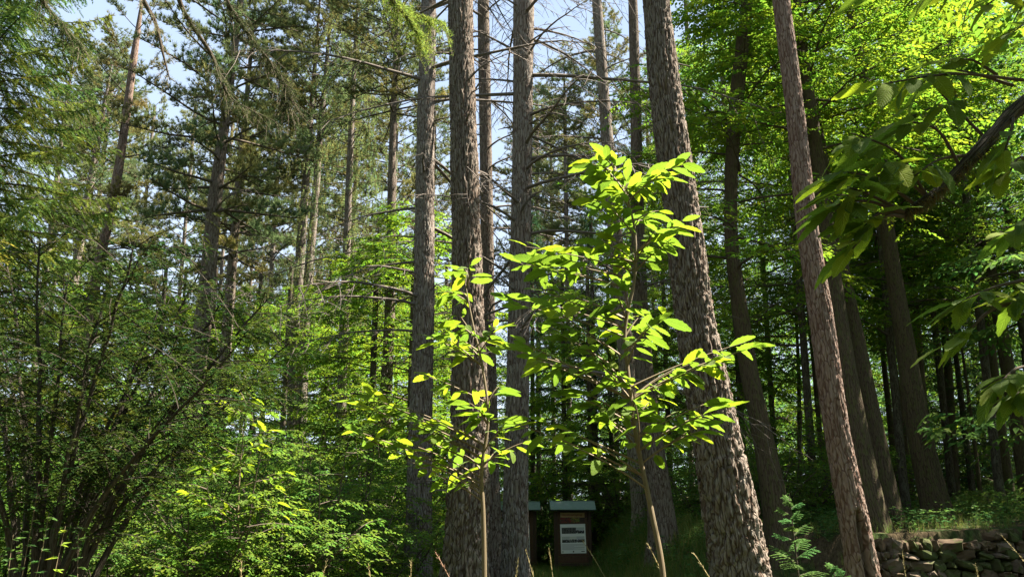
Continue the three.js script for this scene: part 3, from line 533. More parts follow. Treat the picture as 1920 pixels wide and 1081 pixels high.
const veinBump = tex(128, 512, (u, v) => { const h = 0.7 - 0.5 * veinAt(u, v) + 0.1 * fbm(u * 20, v * 60, 0, 8, 2); return [h, h, h]; });
const chestnutMat = (c, t = 0.7) => new THREE.MeshPhysicalMaterial({ color: new THREE.Color(...c), map: veinCol, bumpMap: veinBump, bumpScale: 0.003, roughness: 1, transmission: t, thickness: 0, side: THREE.DoubleSide, specularIntensity: 0.12 });
const LM = [chestnutMat([0.26, 0.38, 0.02]), chestnutMat([0.31, 0.41, 0.02]), chestnutMat([0.17, 0.285, 0.022]), chestnutMat([0.195, 0.315, 0.026]), chestnutMat([0.14, 0.25, 0.024])];
function addLeaf(parent, R, p, dir, nrm, len, mats) {
  const m = part(parent, 'leaf', LEAF[Math.floor(R() * LEAF.length)], mats[Math.floor(R() * mats.length)]);
  const z = dir.clone().normalize(), y = nrm.clone().addScaledVector(z, -nrm.dot(z)).normalize(), x = V(0, 0, 0).crossVectors(y, z);
  m.quaternion.setFromRotationMatrix(new THREE.Matrix4().makeBasis(x, y, z)); m.position.copy(p); m.scale.setScalar(len);
}
function leafInto(gb, R, p, dir, nrm, len) {
  const g = LEAF[Math.floor(R() * LEAF.length)], z = dir.clone().normalize(), y = nrm.clone().addScaledVector(z, -nrm.dot(z)).normalize(), x = V(0, 0, 0).crossVectors(y, z);
  const m = new THREE.Matrix4().makeBasis(x, y, z).scale(V(len, len, len)).setPosition(p), q = V(0, 0, 0), a = g.attributes.position, o = gb.nv;
  for (let i = 0; i < a.count; i++) { q.fromBufferAttribute(a, i).applyMatrix4(m); gb.v(q.x, q.y, q.z, g.attributes.uv.getX(i), g.attributes.uv.getY(i)); }
  for (let i = 0; i < g.index.count; i += 3) gb.tri(o + g.index.getX(i), o + g.index.getX(i + 1), o + g.index.getX(i + 2));
}
// clusters: [px, py, leaves, depth offset]; each is a side shoot grown from the stem
function sapling(label, stemPx, D, clusters, seed, leafLen, mats, extra = 1) {
  const R = rng(seed), t = thing('chestnut_sapling', label, 'sapling', null), st = stemPx.map(([x, y, dz = 0]) => at(x, y, D + dz)), gy = ground(st[0].x, st[0].z), foot = st[0].clone(); foot.y = gy - 0.05; if (st[0].y > gy + 0.1) st.unshift(foot); else st[0] = foot;
  const base = V(foot.x, gy, foot.z), curve = new THREE.CatmullRomCurve3(st.map((p) => p.clone().sub(base)), false, 'centripetal'), pts = curve.getPoints(50); t.position.copy(base);
  const g = new GB(); tube(g, pts, pts.map((_, i) => lerp(0.017, 0.004, i / 50)), 9); part(t, 'stem', g.geo(), M.greenTwig);
  const all = clusters.concat(clusters.map(([x, y, n, dz]) => [x + (R() - 0.5) * 76, y + (R() - 0.35) * 56, Math.ceil(n * 0.95), dz + (R() - 0.5) * 0.5]).slice(0, Math.round(clusters.length * extra))), rest = new GB(); let count = 0;
  all.forEach(([x, y, n, dz]) => {
    const e = at(x, y, D + dz).sub(base); let best = pts[3], bd = 1e9;
    for (const p of pts) { const hd = Math.hypot(p.x - e.x, p.z - e.z), want = e.y - 0.3 * hd - 0.08, s = Math.abs(p.y - want); if (s < bd) { bd = s; best = p; } }
    const mid = best.clone().lerp(e, 0.5); mid.y += 0.03; mid.x += (R() - 0.5) * 0.06; mid.z += (R() - 0.5) * 0.06;
    const bp = new THREE.QuadraticBezierCurve3(best, mid, e).getPoints(8), bg = new GB(); tube(bg, bp, bp.map((_, i) => lerp(0.006, 0.0022, i / 8)), 5); const shoot = part(t, 'shoot', bg.geo(), M.greenTwig);
    const dir = alongDir(bp, 0.95), az0 = Math.atan2(dir.z, dir.x), len = best.distanceTo(e), reach = Math.min(0.85, 0.36 / Math.max(len, 0.05));
    for (let k = 0; k < n; k++) {
      const f = (k + 0.5) / n, tp = 1 - reach * (1 - f), tip = f > 0.62, sg = k % 2 ? 1 : -1, az = az0 + (tip ? sg * lerp(0.1, 0.9, R()) : sg * lerp(0.7, 1.5, R()));
      const el = tip ? lerp(-0.35, 0.6, R()) : lerp(-0.5, 0.3, R());
      const o = along(bp, tp), d = dirAz(az, el), nr = V(0.15 + (R() - 0.5) * 1.1, 1, (R() - 0.5) * 1.1 - 0.42), l = leafLen * lerp(0.6, 1.15, R());
      if (count++ < 300) addLeaf(shoot, R, o, d, nr, l, mats); else leafInto(rest, R, o, d, nr, l);
    }
  });
  if (rest.nv) { const m = part(t, 'leaves', rest.geo(), mats[2]); m.userData.kind = 'stuff'; }
  return t;
}
const S1 = [[1140, 292, 9, 0], [1112, 300, 6, -0.15], [1215, 330, 9, 0.1], [1262, 312, 7, -0.05], [1165, 340, 8, 0.15], [1140, 385, 6, -0.1], [1110, 375, 5, 0.1], [1282, 412, 6, -0.1], [1235, 395, 6, 0.2], [1228, 432, 5, -0.2], [1150, 452, 6, 0.05], [1040, 462, 10, 0.35], [985, 462, 7, 0.4], [1005, 492, 7, 0.3], [1140, 520, 8, -0.25], [1188, 475, 4, 0.25], [1248, 588, 8, -0.2], [1175, 600, 6, 0.25], [1015, 545, 7, 0.0], [1085, 560, 7, 0.2], [1045, 605, 7, -0.1], [962, 570, 7, 0.3], [945, 648, 7, -0.1], [1000, 672, 7, 0.15], [1082, 640, 6, -0.2], [1125, 690, 6, 0.2], [1060, 735, 7, 0.0], [992, 782, 7, 0.1], [1300, 680, 7, 0], [1350, 670, 7, -0.05], [1410, 650, 8, -0.1], [1290, 765, 7, 0.05], [1350, 765, 8, -0.1], [1230, 745, 6, 0.2], [1125, 775, 6, 0.15], [1065, 805, 6, -0.1], [1310, 800, 6, -0.05], [1180, 720, 5, -0.2]];
sapling('tall chestnut sapling with glowing leaves beside the massive leaning pine', [[1243, 1075], [1222, 960], [1195, 830], [1178, 700], [1172, 620], [1190, 520], [1190, 430], [1172, 360], [1150, 310]], 4.3, S1, 21, 0.172, LM);
const S2 = [[872, 505, 7, 0], [858, 545, 6, 0.1], [862, 590, 6, -0.1], [878, 650, 6, 0.1], [832, 625, 6, 0.15], [922, 620, 6, -0.05], [880, 755, 9, -0.15], [832, 790, 7, 0.1], [780, 795, 7, -0.05], [735, 765, 7, 0.1], [672, 758, 7, -0.1], [718, 825, 7, 0.15], [785, 862, 6, -0.1], [660, 805, 6, 0.1], [862, 850, 6, 0.15], [935, 725, 6, 0.05], [945, 800, 6, -0.1], [800, 705, 6, 0.1], [925, 850, 6, 0.15], [760, 830, 6, 0.2], [830, 870, 6, 0.1], [980, 830, 6, 0], [700, 790, 5, 0]];
sapling('smaller chestnut sapling standing before the thick furrowed pine', [[908, 1075], [906, 960], [903, 880], [915, 790], [905, 690], [885, 600], [872, 530]], 5.0, S2, 22, 0.165, LM, 0.55);
const S3 = [[470, 735, 8, 0], [430, 760, 7, 0.2], [510, 770, 7, -0.1], [400, 830, 7, 0.1], [490, 830, 7, 0.2], [370, 850, 7, -0.2], [440, 850, 7, 0], [540, 880, 7, 0.1], [400, 930, 7, 0.2], [470, 930, 7, -0.2], [350, 920, 6, 0.2], [520, 940, 6, 0]];
sapling('bushy young chestnut lit among the leafy bushes', [[450, 1070], [446, 960], [452, 850], [462, 760]], 9.5, S3, 23, 0.23, LM);

// ------------------------------------------------------------------ the old chestnut whose bough hangs in from the side
{
  const R = rng(31), t = thing('chestnut_tree', 'chestnut with a mossy bough and big drooping leaves close overhead', 'tree'), base = V(4.2, ground(4.2, -2.6), -2.6); t.position.copy(base);
  const tg = new GB(), tp = bend(V(0, -0.2, 0), V(0.03, 1, 0), 9, 16, 0, R, 0.04); tube(tg, tp, tp.map((_, i) => lerp(0.24, 0.05, i / 16)), 28); part(t, 'trunk', tg.geo(), M.mossBark);
  const P = (x, y, d) => at(x, y, d).sub(base);
  const knob = (u, v, r) => r * 0.35 * (vnoise(u * 5, v * 14, 5, 4) - 0.4);
  const start = V(-0.1, 2.4, 0), bough = new THREE.CatmullRomCurve3([start, P(2150, 60, 2.45), P(1920, 195, 2.3), P(1832, 285, 2.2), P(1765, 352, 2.2), P(1695, 402, 2.15)]).getPoints(60);
  const bg = new GB(); tube(bg, bough, bough.map((_, i) => lerp(0.034, 0.009, Math.pow(i / 60, 0.9))), 16, { disp: knob }); const bm = part(t, 'bough', bg.geo(), M.darkBark);
  { // moss and lichen hanging on the bough
    const mg = new GB(); for (let k = 0; k < 2600; k++) { const tt = lerp(0.5, 0.99, R()), p = along(bough, tt), a = R() * 6.283, r = lerp(0.028, 0.010, tt); p.add(V((R() - 0.5) * 0.01, Math.sin(a) * r, Math.cos(a) * r)); blade(mg, p, V((R() - 0.5), -0.3 - R(), (R() - 0.5)).normalize(), lerp(0.012, 0.05, R() * R()), 0.004, R, tint(R, [0.13, 0.11, 0.05], 0.3, 0.2)); }
    part(bm, 'moss', mg.geo(), M.needle);
  }
  // twigs: [from px, to px, depth from, depth to, leaves, droop]; the last leaves gather at the tip
  const tw = [
    [1700, 400, 1560, 385, 2.15, 2.05, 6], [1695, 405, 1600, 465, 2.15, 2.1, 6], [1740, 370, 1600, 250, 2.2, 2.05, 6], [1800, 310, 1690, 225, 2.2, 2.1, 6],
    [1700, 400, 1590, 350, 2.15, 2.0, 7], [1720, 385, 1575, 320, 2.18, 2.1, 7], [1700, 400, 1625, 420, 2.15, 2.1, 6], [1740, 370, 1660, 300, 2.2, 2.0, 6],
    [1920, 150, 1640, 160, 2.3, 1.95, 8], [1900, 160, 1700, 145, 2.3, 2.1, 6], [1850, 260, 1760, 170, 2.25, 2.2, 5], [1870, 140, 1800, 110, 2.3, 2.2, 5],
    [1980, -60, 1640, -25, 2.4, 2.0, 8], [1980, -60, 1740, -20, 2.4, 2.1, 7], [1990, -60, 1850, 10, 2.4, 2.2, 6], [1960, 60, 1900, 60, 2.35, 2.2, 5],
    [1830, 290, 1715, 330, 2.2, 2.1, 6], [1900, 220, 1880, 300, 2.25, 2.2, 5], [1930, 300, 1890, 330, 2.3, 2.25, 5],
    [1960, 400, 1895, 440, 2.4, 2.35, 5], [2000, 520, 1800, 565, 2.5, 2.4, 8], [2000, 520, 1905, 560, 2.5, 2.45, 6], [1980, 690, 1880, 712, 2.6, 2.5, 8], [1985, 690, 1905, 745, 2.6, 2.5, 6], [1900, 570, 1800, 640, 2.45, 2.4, 4],
    
  ];
  tw.forEach(([x0, y0, x1, y1, d0, d1, n0], k) => {
    const n = Math.round(n0 * 1.45);
    const a = P(x0, y0, d0), b = P(x1, y1, d1), m = a.clone().lerp(b, 0.5); m.y += 0.03; m.z += (R() - 0.5) * 0.08;
    const root = k > 18 ? V(0, lerp(1.7, 2.2, R()), 0) : null, c = new THREE.CatmullRomCurve3(root ? [root, a, m, b] : [a, m, b]).getPoints(16), g = new GB(); tube(g, c, c.map((_, i) => lerp(root ? 0.012 : 0.006, 0.0022, i / 16)), 6); const twig = part(t, 'twig', g.geo(), M.twig);
    const dir = b.clone().sub(m).normalize(), az0 = Math.atan2(dir.z, dir.x);
    for (let i = 0; i < n; i++) {
      const f = (i + 0.5) / n, tt = 1 - 0.4 * (1 - f) * (root ? 0.5 : 1), sg = i % 2 ? 1 : -1, az = az0 + sg * lerp(0.1, 1.25, R() * (1.2 - 0.5 * f));
      addLeaf(twig, R, along(c, tt), dirAz(az, -lerp(0.15, 0.85, R())), V((R() - 0.5) * 0.8, 1, (R() - 0.5) * 0.8), lerp(0.125, 0.185, R()), LM);
    }
  });
  addCrown(t, K.maple[0], V(0, 3.4, 0.05), { sx: 0.6, sy: 0.7 });
}

// ------------------------------------------------------------------ the larch beside the camera: hanging sprays overhead
{
  const R = rng(41), t = thing('larch_tree', 'larch with dark drooping boughs and a bright needle spray hanging overhead', 'tree'), base = V(-3.4, ground(-3.4, 0.6), 0.6); t.position.copy(base);
  const g = new GB(), tp = bend(V(0, -0.2, 0), V(0, 1, 0), 17, 20, 0, R, 0.03); tube(g, tp, tp.map((_, i) => lerp(0.22, 0.03, i / 20)), 24); part(t, 'trunk', g.geo(), M.darkBark);
  const P = (x, y, d) => at(x, y, d).sub(base);
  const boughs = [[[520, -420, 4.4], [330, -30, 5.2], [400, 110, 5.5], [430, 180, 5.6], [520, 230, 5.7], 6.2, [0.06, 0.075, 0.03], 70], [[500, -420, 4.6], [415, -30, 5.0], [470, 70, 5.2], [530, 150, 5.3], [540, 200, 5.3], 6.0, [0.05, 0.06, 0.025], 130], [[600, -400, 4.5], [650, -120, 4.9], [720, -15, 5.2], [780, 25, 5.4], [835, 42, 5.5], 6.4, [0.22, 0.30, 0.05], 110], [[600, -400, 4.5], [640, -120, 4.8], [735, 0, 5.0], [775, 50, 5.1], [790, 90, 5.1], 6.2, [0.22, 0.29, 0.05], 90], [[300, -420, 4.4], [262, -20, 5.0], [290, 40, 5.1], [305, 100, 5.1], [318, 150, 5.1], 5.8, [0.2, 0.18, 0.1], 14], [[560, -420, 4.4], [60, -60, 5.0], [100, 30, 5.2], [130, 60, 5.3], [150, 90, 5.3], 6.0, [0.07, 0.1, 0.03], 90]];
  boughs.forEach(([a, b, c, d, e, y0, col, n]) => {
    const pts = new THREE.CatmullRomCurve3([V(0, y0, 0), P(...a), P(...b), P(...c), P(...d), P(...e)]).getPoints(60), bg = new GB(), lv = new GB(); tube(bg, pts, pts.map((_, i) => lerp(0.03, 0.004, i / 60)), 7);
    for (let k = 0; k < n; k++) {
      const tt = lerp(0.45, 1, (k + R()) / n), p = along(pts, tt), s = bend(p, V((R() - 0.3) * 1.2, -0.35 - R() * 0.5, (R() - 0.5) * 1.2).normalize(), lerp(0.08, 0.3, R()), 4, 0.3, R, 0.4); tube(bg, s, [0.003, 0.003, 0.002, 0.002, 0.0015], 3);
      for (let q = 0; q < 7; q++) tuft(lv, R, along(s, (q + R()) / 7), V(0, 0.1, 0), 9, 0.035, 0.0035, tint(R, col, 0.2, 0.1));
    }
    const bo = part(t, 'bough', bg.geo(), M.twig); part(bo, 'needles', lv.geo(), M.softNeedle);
  });
}

// ------------------------------------------------------------------ notice boards
const wood = (c, s) => { const t = tex(256, 256, (u, v) => { const g = 0.7 + 0.5 * fbm(u * 48, v * 4, 0, s, 3) + 0.15 * fbm(u * 6, v * 2, 0, s + 3, 2); return c.map((k) => toS(k * g)); }, true); return new THREE.MeshStandardMaterial({ map: t, roughness: 0.75 }); };
M.post = wood([0.06, 0.032, 0.02], 3); M.panel = wood([0.095, 0.045, 0.026], 5);
M.roof = new THREE.MeshStandardMaterial({ map: tex(128, 128, (u, v) => { const n = 0.8 + 0.35 * fbm(u * 16, v * 16, 16, 2, 4), l = sstep(0.6, 0.7, fbm(u * 8, v * 8, 8, 7, 4)) * 0.4; return [toS(lerp(0.14, 0.24, l) * n), toS(lerp(0.21, 0.25, l) * n), toS(lerp(0.18, 0.22, l) * n)]; }, true), roughness: 0.6 });
function canvasTex(w, h, draw) { const c = document.createElement('canvas'); c.width = w; c.height = h; draw(c.getContext('2d'), w, h); const t = new THREE.CanvasTexture(c); t.colorSpace = THREE.SRGBColorSpace; t.magFilter = THREE.LinearFilter; return t; }
const posterMat = (seed) => new THREE.MeshStandardMaterial({ roughness: 0.5, map: canvasTex(256, 300, (x, w, h) => {
  const R = rng(seed); x.fillStyle = '#f0f0f2'; x.fillRect(0, 0, w, h);
  for (const [px, py, pw, ph, sky] of [[14, 36, 146, 62, 0], [160, 36, 84, 62, 1], [14, 128, 78, 62, 1], [92, 128, 70, 62, 2], [162, 128, 82, 62, 1]]) {
    x.fillStyle = ['#585858', '#c4c6c8', '#d8d8d2'][sky]; x.fillRect(px, py, pw, ph);
    for (let k = 0; k < 90; k++) { const l = Math.floor(R() * (sky === 2 ? 150 : 90)), yy = py + ph * lerp(sky ? 0.45 : 0.05, 0.95, R()), ww = lerp(2, 11, R()), hh = Math.min(lerp(2, 16, R()), py + ph - yy); x.fillStyle = `rgb(${l},${l},${l})`; x.fillRect(clamp(px + R() * pw, px, px + pw - ww), yy, ww, hh); }
  }
  x.fillStyle = '#8d8d90'; for (let k = 0; k < 9; k++) x.fillRect(14, 204 + k * 7, k % 4 === 3 ? 120 : 228, 2.4);
  x.fillStyle = '#303033'; x.fillRect(120, 274, 12, 14); x.fillRect(206, 278, 34, 7); x.fillRect(14, 278, 10, 8);
}) });
const headMat = new THREE.MeshStandardMaterial({ roughness: 0.5, map: canvasTex(256, 110, (x, w, h) => {
  const R = rng(8); x.fillStyle = '#b08d57'; x.fillRect(0, 0, w, 52); x.fillStyle = '#7a3d1c'; for (let k = 0; k < 16; k++) x.fillRect(12 + k * 14, 14 + R() * 4, 9, 20 + R() * 5);
  x.fillStyle = '#3c2414'; x.fillRect(0, 52, w, 58); for (let k = 0; k < 240; k++) { const q = R(), c = q < 0.5 ? [120, 40, 25] : [130, 115, 35]; x.fillStyle = `rgb(${c.map((v) => Math.floor(v * lerp(0.5, 1.2, R()))).join(',')})`; x.beginPath(); x.arc(q < 0.5 ? R() * 120 : 110 + R() * 90, 58 + R() * 46, 3 + R() * 7, 0, 7); x.fill(); }
}) });
function box(parent, name, w, h, d, x, y, z, mat, bev = 0.008) { const s = new THREE.Shape(); s.moveTo(-w / 2 + bev, -h / 2 + bev); s.lineTo(w / 2 - bev, -h / 2 + bev); s.lineTo(w / 2 - bev, h / 2 - bev); s.lineTo(-w / 2 + bev, h / 2 - bev); s.closePath(); const g = new THREE.ExtrudeGeometry(s, { depth: d - 2 * bev, bevelThickness: bev, bevelSize: bev, bevelSegments: 1 }); g.translate(0, 0, -d / 2 + bev); const m = part(parent, name, g, mat); m.position.set(x, y, z); return m; }
function noticeBoard(name, label, px, d, roofW, bays, H, turn, seed) {
  const t = thing(name, label, 'notice board'), p = at(px, 1000, d); p.y = ground(p.x, p.z); t.position.copy(p); t.rotation.y = turn;
  const W = roofW - 0.22;
  for (let k = 0; k <= bays; k++) box(t, 'post', 0.10, H - 0.12, 0.10, -W / 2 + 0.05 + k * (W - 0.1) / bays, (H - 0.12) / 2 - 0.15, 0, M.post);
  for (let b = 0; b < bays; b++) {
    const bw = (W - 0.1) / bays - 0.104, x = -W / 2 + 0.05 + (b + 0.5) * (W - 0.1) / bays, y0 = 0.38, y1 = H - 0.28, n = 8;
    for (let k = 0; k < n; k++) box(t, 'plank', bw, (y1 - y0) / n - 0.006, 0.03, x, lerp(y0, y1, (k + 0.5) / n), 0.005, M.panel, 0.004);
    for (const y of [y0 - 0.045, y1 + 0.045]) box(t, 'rail', bw, 0.08, 0.06, x, y, 0, M.post);
    const head = part(t, 'header_sign', new THREE.BoxGeometry(bw * 0.80, 0.27, 0.008), headMat); head.position.set(x, y1 - 0.16, 0.026);
    const po = part(t, 'poster', new THREE.BoxGeometry(bw * 0.83, bw * 0.92, 0.004), posterMat(seed + b)); po.position.set(x + 0.005, y1 - 0.33 - bw * 0.46, 0.03); po.rotation.z = 0.02;
  }
  for (const s of [1, -1]) { const r = box(t, 'roof_slope', roofW, 0.36, 0.025, 0, H - 0.125, s * 0.155, M.roof, 0.004); r.rotation.x = -s * 0.88; }
  for (const s of [1, -1]) { const sh = new THREE.Shape(); sh.moveTo(-0.26, 0); sh.lineTo(0.26, 0); sh.lineTo(0, 0.2); const g = new THREE.ExtrudeGeometry(sh, { depth: 0.03, bevelEnabled: false }); const m = part(t, 'gable', g, M.post); m.rotation.y = Math.PI / 2; m.position.set(s * (roofW / 2 - 0.06), H - 0.245, 0); }
  box(t, 'ridge_cap', roofW + 0.01, 0.04, 0.06, 0, H, 0, M.roof, 0.01);
  return t;
}
noticeBoard('notice_board', 'single notice board with green roof, white poster and two dark legs', 1074, 23, 1.27, 1, 2.02, 0.04, 60);
noticeBoard('notice_board', 'wide notice board with green roof behind the tall pine trunks', 914, 24.6, 3.15, 2, 2.1, 0.02, 70);

// ------------------------------------------------------------------ dry stone wall that holds the bank
{
  const R = rng(91), t = thing('stone_wall', 'low rough stone wall holding the bank behind the hollow trunk', 'wall'); t.position.set(6.0, ground(6.0, -13.4), -13.4);
  const variants = []; for (let k = 0; k < 9; k++) { const g = new THREE.IcosahedronGeometry(0.5, 1), p = g.attributes.position, Q = rng(500 + k), key = new Map(); for (let i = 0; i < p.count; i++) { const id = [p.getX(i), p.getY(i), p.getZ(i)].map((v) => v.toFixed(3)).join(); if (!key.has(id)) key.set(id, lerp(0.7, 1.15, Q())); const s = key.get(id), sq = (v) => Math.sign(v) * Math.pow(Math.abs(v) * 2, 0.6) / 2; p.setXYZ(i, sq(p.getX(i)) * s, sq(p.getY(i)) * s, sq(p.getZ(i)) * s); } g.computeVertexNormals(); variants.push(g); }
  const stoneMat = [[0.11, 0.078, 0.052], [0.085, 0.06, 0.04], [0.13, 0.098, 0.072], [0.06, 0.062, 0.028]].map((c, k) => { const m = tex(128, 128, (u, v) => { const n = 0.55 + 0.8 * fbm(u * 12, v * 12, 12, 40 + k, 4), l = sstep(0.55, 0.66, fbm(u * 6, v * 6, 6, 60 + k, 4)) * 0.7; return [toS(lerp(c[0], 0.06, l) * n), toS(lerp(c[1], 0.08, l) * n), toS(lerp(c[2], 0.025, l) * n)]; }, true); return new THREE.MeshPhysicalMaterial({ map: m, bumpMap: m, bumpScale: 0.01, roughness: 1, specularIntensity: 0.1 }); });
  let y = -0.25; for (let row = 0; row < 11; row++) { const h = lerp(0.15, 0.2, R()); let x = -0.6 + R() * 0.2; while (x < 7.5) { const w = lerp(0.09, 0.42, R() * R() + 0.05); const hh = h * lerp(0.55, 1.45, R()), top = y + hh * 0.5; if (top < 1.02 + 0.045 * x) { const m = part(t, 'stone', variants[Math.floor(R() * 9)], stoneMat[Math.floor(R() * 4)]); m.position.set(x + w / 2, y + h / 2, (R() - 0.5) * 0.08 - row * 0.03); m.scale.set(w * 1.08, hh * 1.12, 0.36); m.rotation.set((R() - 0.5) * 0.4, (R() - 0.5) * 0.6, (R() - 0.5) * 0.5); } x += w; } y += h * 0.92; }
}
// a little fir and small plants in front
function fir(label, px, d, h, seed) {
  const R = rng(seed), t = thing('fir_sapling', label, 'sapling'), p = at(px, 1040, d); p.y = ground(p.x, p.z); t.position.copy(p);
  const g = new GB(); tube(g, [V(0, -0.05, 0), V(0.01, h * 0.5, 0), V(0, h, 0)], [0.02, 0.012, 0.003], 7); part(t, 'stem', g.geo(), M.twig);
  for (let k = 0; k < 34; k++) {
    const tt = (k + R()) / 34, L = lerp(0.75, 0.1, Math.pow(tt, 0.8)) * lerp(0.8, 1.1, R()), m = bend(V(0, lerp(0.12, h * 0.97, tt), 0), dirAz(k * 2.4 + R() * 0.9, lerp(0.0, 0.75, tt) + (R() - 0.5) * 0.3), L * lerp(0.6, 1.1, R()), 5, 0.3, R, 0.25), lv = new GB(), bg = new GB(); tube(bg, m, [0.006, 0.005, 0.004, 0.003, 0.003, 0.002], 4); const col = tint(R, [0.10, 0.19, 0.05], 0.2, 0.15);
    for (let i = 0; i < 5; i++) needleTwig(lv, R, m[i], m[i + 1].clone().sub(m[i]).normalize(), m[i].distanceTo(m[i + 1]), 20, 0.035, 0.007, col, 0, 0.7);
    for (let i = 0; i < 8; i++) { const o = along(m, lerp(0.2, 0.9, i / 8)), d2 = alongDir(m, 0.5), az = Math.atan2(d2.z, d2.x) + (i % 2 ? 0.9 : -0.9); needleTwig(lv, R, o, dirAz(az, -0.05), L * 0.4, 24, 0.032, 0.007, col, 0.1, 0.7); }
    const b = part(t, 'branch', bg.geo(), M.twig); part(b, 'needles', lv.geo(), M.needle);
  }
}
fir('small fir sapling in front of the hollow pinkish trunk', 1492, 8.2, 1.75, 5);
fir('low fir sapling beside the foot of the massive leaning pine', 1560, 7.4, 1.15, 6);
function plant(label, px, top, d, n, size, col, seed, group) {
  const R = rng(seed), t = thing('leafy_plant', label, 'plant', group), p = at(px, 1060, d), y1 = at(px, top, d).y; p.y = ground(p.x, p.z); t.position.copy(p); const H = y1 - p.y;
  const pts = bend(V(0, -0.03, 0), V((R() - 0.5) * 0.1, 1, 0), H + 0.03, 6, 0, R, 0.1), g = new GB(), lv = new GB(); tube(g, pts, pts.map((_, i) => lerp(0.006, 0.002, i / 6)), 5); part(t, 'stem', g.geo(), M.greenTwig);
  for (let k = 0; k < n; k++) { const tt = lerp(0.25, 1, (k + 0.5) / n), az = k * 2.4, o = along(pts, tt); for (const [da, s] of [[0, 1], [0.6, 0.8], [-0.6, 0.8]]) leaf4(lv, o, dirAz(az + da, lerp(-0.2, 0.4, R())), UP, size * s * lerp(0.8, 1.1, R()), size * 0.6 * s, tint(R, col, 0.15, 0.12)); }
  part(t, 'leaves', lv.geo(), M.leaf);
}
plant('plant at the foot of the yew with sunlight painted into its yellow-green leaves', 98, 985, 6.6, 12, 0.09, [0.24, 0.32, 0.03], 1);  // the sunlit look is put into this bright leaf colour
[[60, 960, 7], [40, 900, 7.4], [170, 1000, 7.2], [20, 1000, 6.8], [520, 1010, 9], [300, 1030, 8.5]].forEach(([x, y, d], k) => plant('shaded leafy plant growing round the yew and bushes', x, y, d, 14, 0.1, [0.09, 0.18, 0.04], 10 + k, 'leafy plants round the yew'));
// dry grass stalks, each with its seed head
[[862, 1090, 816, 1034, 6.0], [452, 1090, 453, 1050, 6], [770, 1090, 771, 1052, 6.4], [1010, 1090, 985, 1030, 8], [1150, 1085, 1090, 1010, 9], [1262, 1090, 1215, 1020, 7], [1325, 1060, 1300, 1035, 7], [1700, 1085, 1692, 1035, 7], [1925, 1040, 1880, 1005, 7], [1835, 1090, 1830, 1055, 7.5], [965, 1090, 972, 1045, 7], [1040, 1090, 1030, 1030, 8.5], [700, 1090, 690, 1055, 7], [600, 1090, 612, 1052, 7]].forEach(([x0, y0, x1, y1, d], k) => {
  const R = rng(300 + k), t = thing('grass_stalk', k === 0 ? 'reddish dry grass stalk with a loose bent seed head' : 'thin dry grass stalk with a small seed head', 'grass stalk', k === 0 ? undefined : 'dry grass stalks'), a = at(x0, y0, d), b = at(x1, y1, d); const gy = ground(a.x, a.z), slope = (b.x - a.x) / Math.max(0.05, b.y - a.y); a.x -= slope * (a.y - gy) * 0.4; a.y = gy; t.position.copy(a);
  const e = b.sub(a), m = e.clone().multiplyScalar(0.6); m.x -= e.x * 0.2; const pts = new THREE.QuadraticBezierCurve3(V(0, -0.03, 0), m, e).getPoints(12), g = new GB(); tube(g, pts, pts.map((_, i) => lerp(0.003, 0.0016, i / 12)), 5);
  const mat = new THREE.MeshStandardMaterial({ color: k === 0 ? new THREE.Color(0.34, 0.2, 0.13) : new THREE.Color(0.34, 0.27, 0.12), roughness: 0.9 }); part(t, 'stem', g.geo(), mat);
  const hg = new GB(); for (let q = 0; q < 34; q++) { const tt = lerp(0.78, 1, R()), o = along(pts, tt); blade(hg, o, alongDir(pts, tt).add(V((R() - 0.5) * 1.4, (R() - 0.5), (R() - 0.5) * 1.4)).normalize(), 0.035, 0.005, R); } part(t, 'seed_head', hg.geo(), mat);
});
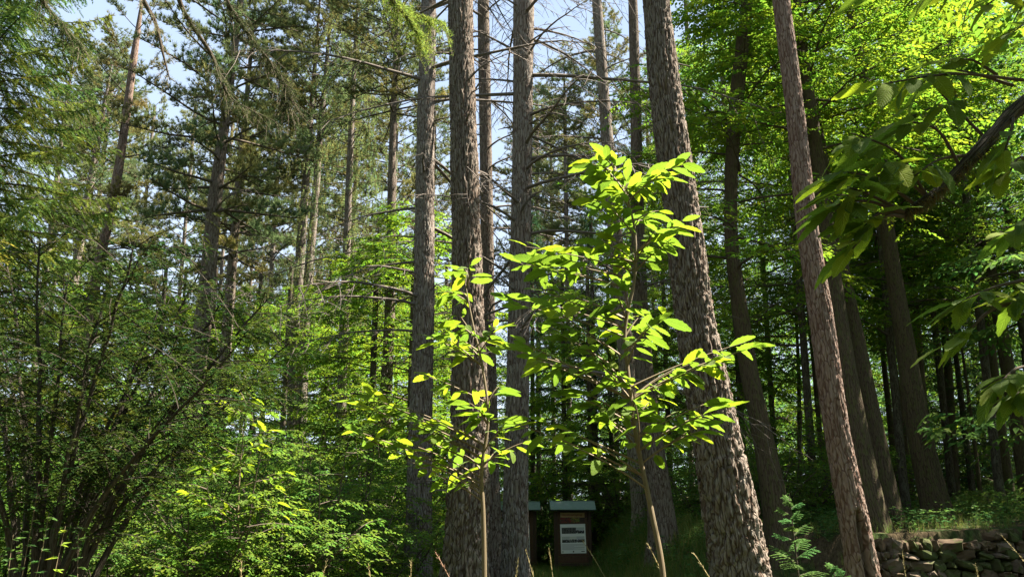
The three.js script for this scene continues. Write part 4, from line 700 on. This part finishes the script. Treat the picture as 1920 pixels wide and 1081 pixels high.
// grass and low growth that nobody could count
{
  const R = rng(61), g = new GB(); for (let k = 0; k < 26; k++) { const a = R() * 6.283, r = R() * 0.16, h = lerp(0.14, 0.5, R()), p = V(Math.cos(a) * r, -0.03, Math.sin(a) * r), q = p.clone().add(V((R() - 0.5) * 0.2 * h * 2, h * 0.6, (R() - 0.5) * 0.2 * h * 2)), e = q.clone().add(V((R() - 0.5) * 0.5 * h, h * 0.35, (R() - 0.5) * 0.5 * h)), w = 0.004, c = tint(R, R() < 0.35 ? [0.30, 0.25, 0.09] : [0.13, 0.2, 0.045], 0.2, 0.2), sx = Math.cos(a + 1.5) * w, sz = Math.sin(a + 1.5) * w; const v0 = g.v(p.x - sx, p.y, p.z - sz, 0, 0, c), v1 = g.v(p.x + sx, p.y, p.z + sz, 0, 0, c), v2 = g.v(q.x - sx * 0.8, q.y, q.z - sz * 0.8, 0, 0, c), v3 = g.v(q.x + sx * 0.8, q.y, q.z + sz * 0.8, 0, 0, c), v4 = g.v(e.x, e.y, e.z, 0, 0, c); g.tri(v0, v1, v3); g.tri(v0, v3, v2); g.tri(v2, v3, v4); }
  const n = 15000, m = new THREE.InstancedMesh(g.geo(), M.leaf, n), o = new THREE.Object3D(), col = new THREE.Color();
  for (let k = 0; k < n; k++) { let d, x; do { d = lerp(7, 34, Math.pow(R(), 0.9)); x = (k % 2 ? lerp(-0.75, 0.75, R()) : lerp(-0.2, 0.28, R())) * d; } while (x > 3.4 && d > 13 && d < 13.9); const s = lerp(0.5, 1.05, R()) * (x > 4 && d > 13.5 ? 0.55 : 1); o.position.set(x, ground(x, -d), -d); o.rotation.set(0, R() * 6.28, 0); o.scale.setScalar(s); o.updateMatrix(); m.setMatrixAt(k, o.matrix); const q = fbm(x * 0.5 + 9, d * 0.5, 0, 71, 3); m.setColorAt(k, col.setRGB(lerp(0.7, 1.25, q), lerp(0.85, 1.1, q), 0.9)); }
  m.name = 'grass'; m.userData = { kind: 'stuff', label: 'green and straw-coloured grass on the forest floor', category: 'grass' }; scene.add(m);
  const u = new GB(); for (let k = 0; k < 46; k++) { const a = R() * 6.283, r = Math.sqrt(R()) * 0.3; leaf4(u, V(Math.cos(a) * r, lerp(0.02, 0.3, R()), Math.sin(a) * r), dirAz(R() * 6.28, lerp(-0.3, 0.4, R())), V((R() - 0.5), 1, (R() - 0.5)).normalize(), lerp(0.05, 0.1, R()), lerp(0.035, 0.06, R()), tint(R, [0.08, 0.16, 0.035], 0.3, 0.2)); }
  const n2 = 2600, m2 = new THREE.InstancedMesh(u.geo(), M.leaf, n2);
  for (let k = 0; k < n2; k++) { let d, x; do { d = lerp(8, 42, R()); x = lerp(-0.75, 0.75, R()) * d; } while ((x > 3.4 && d > 12.9 && d < 13.95) || (Math.abs(x) < 2.4 && d < 25)); o.position.set(x, ground(x, -d), -d); o.rotation.set(0, R() * 6.28, 0); o.scale.setScalar(lerp(0.5, 1.3, R())); o.updateMatrix(); m2.setMatrixAt(k, o.matrix); }
  m2.name = 'undergrowth'; m2.userData = { kind: 'stuff', label: 'low leafy ground cover between the trunks', category: 'undergrowth' }; scene.add(m2);
}
scene.traverse((o) => { if (o.isMesh) { o.castShadow = true; o.receiveShadow = true; } });
renderer.render(scene, camera);
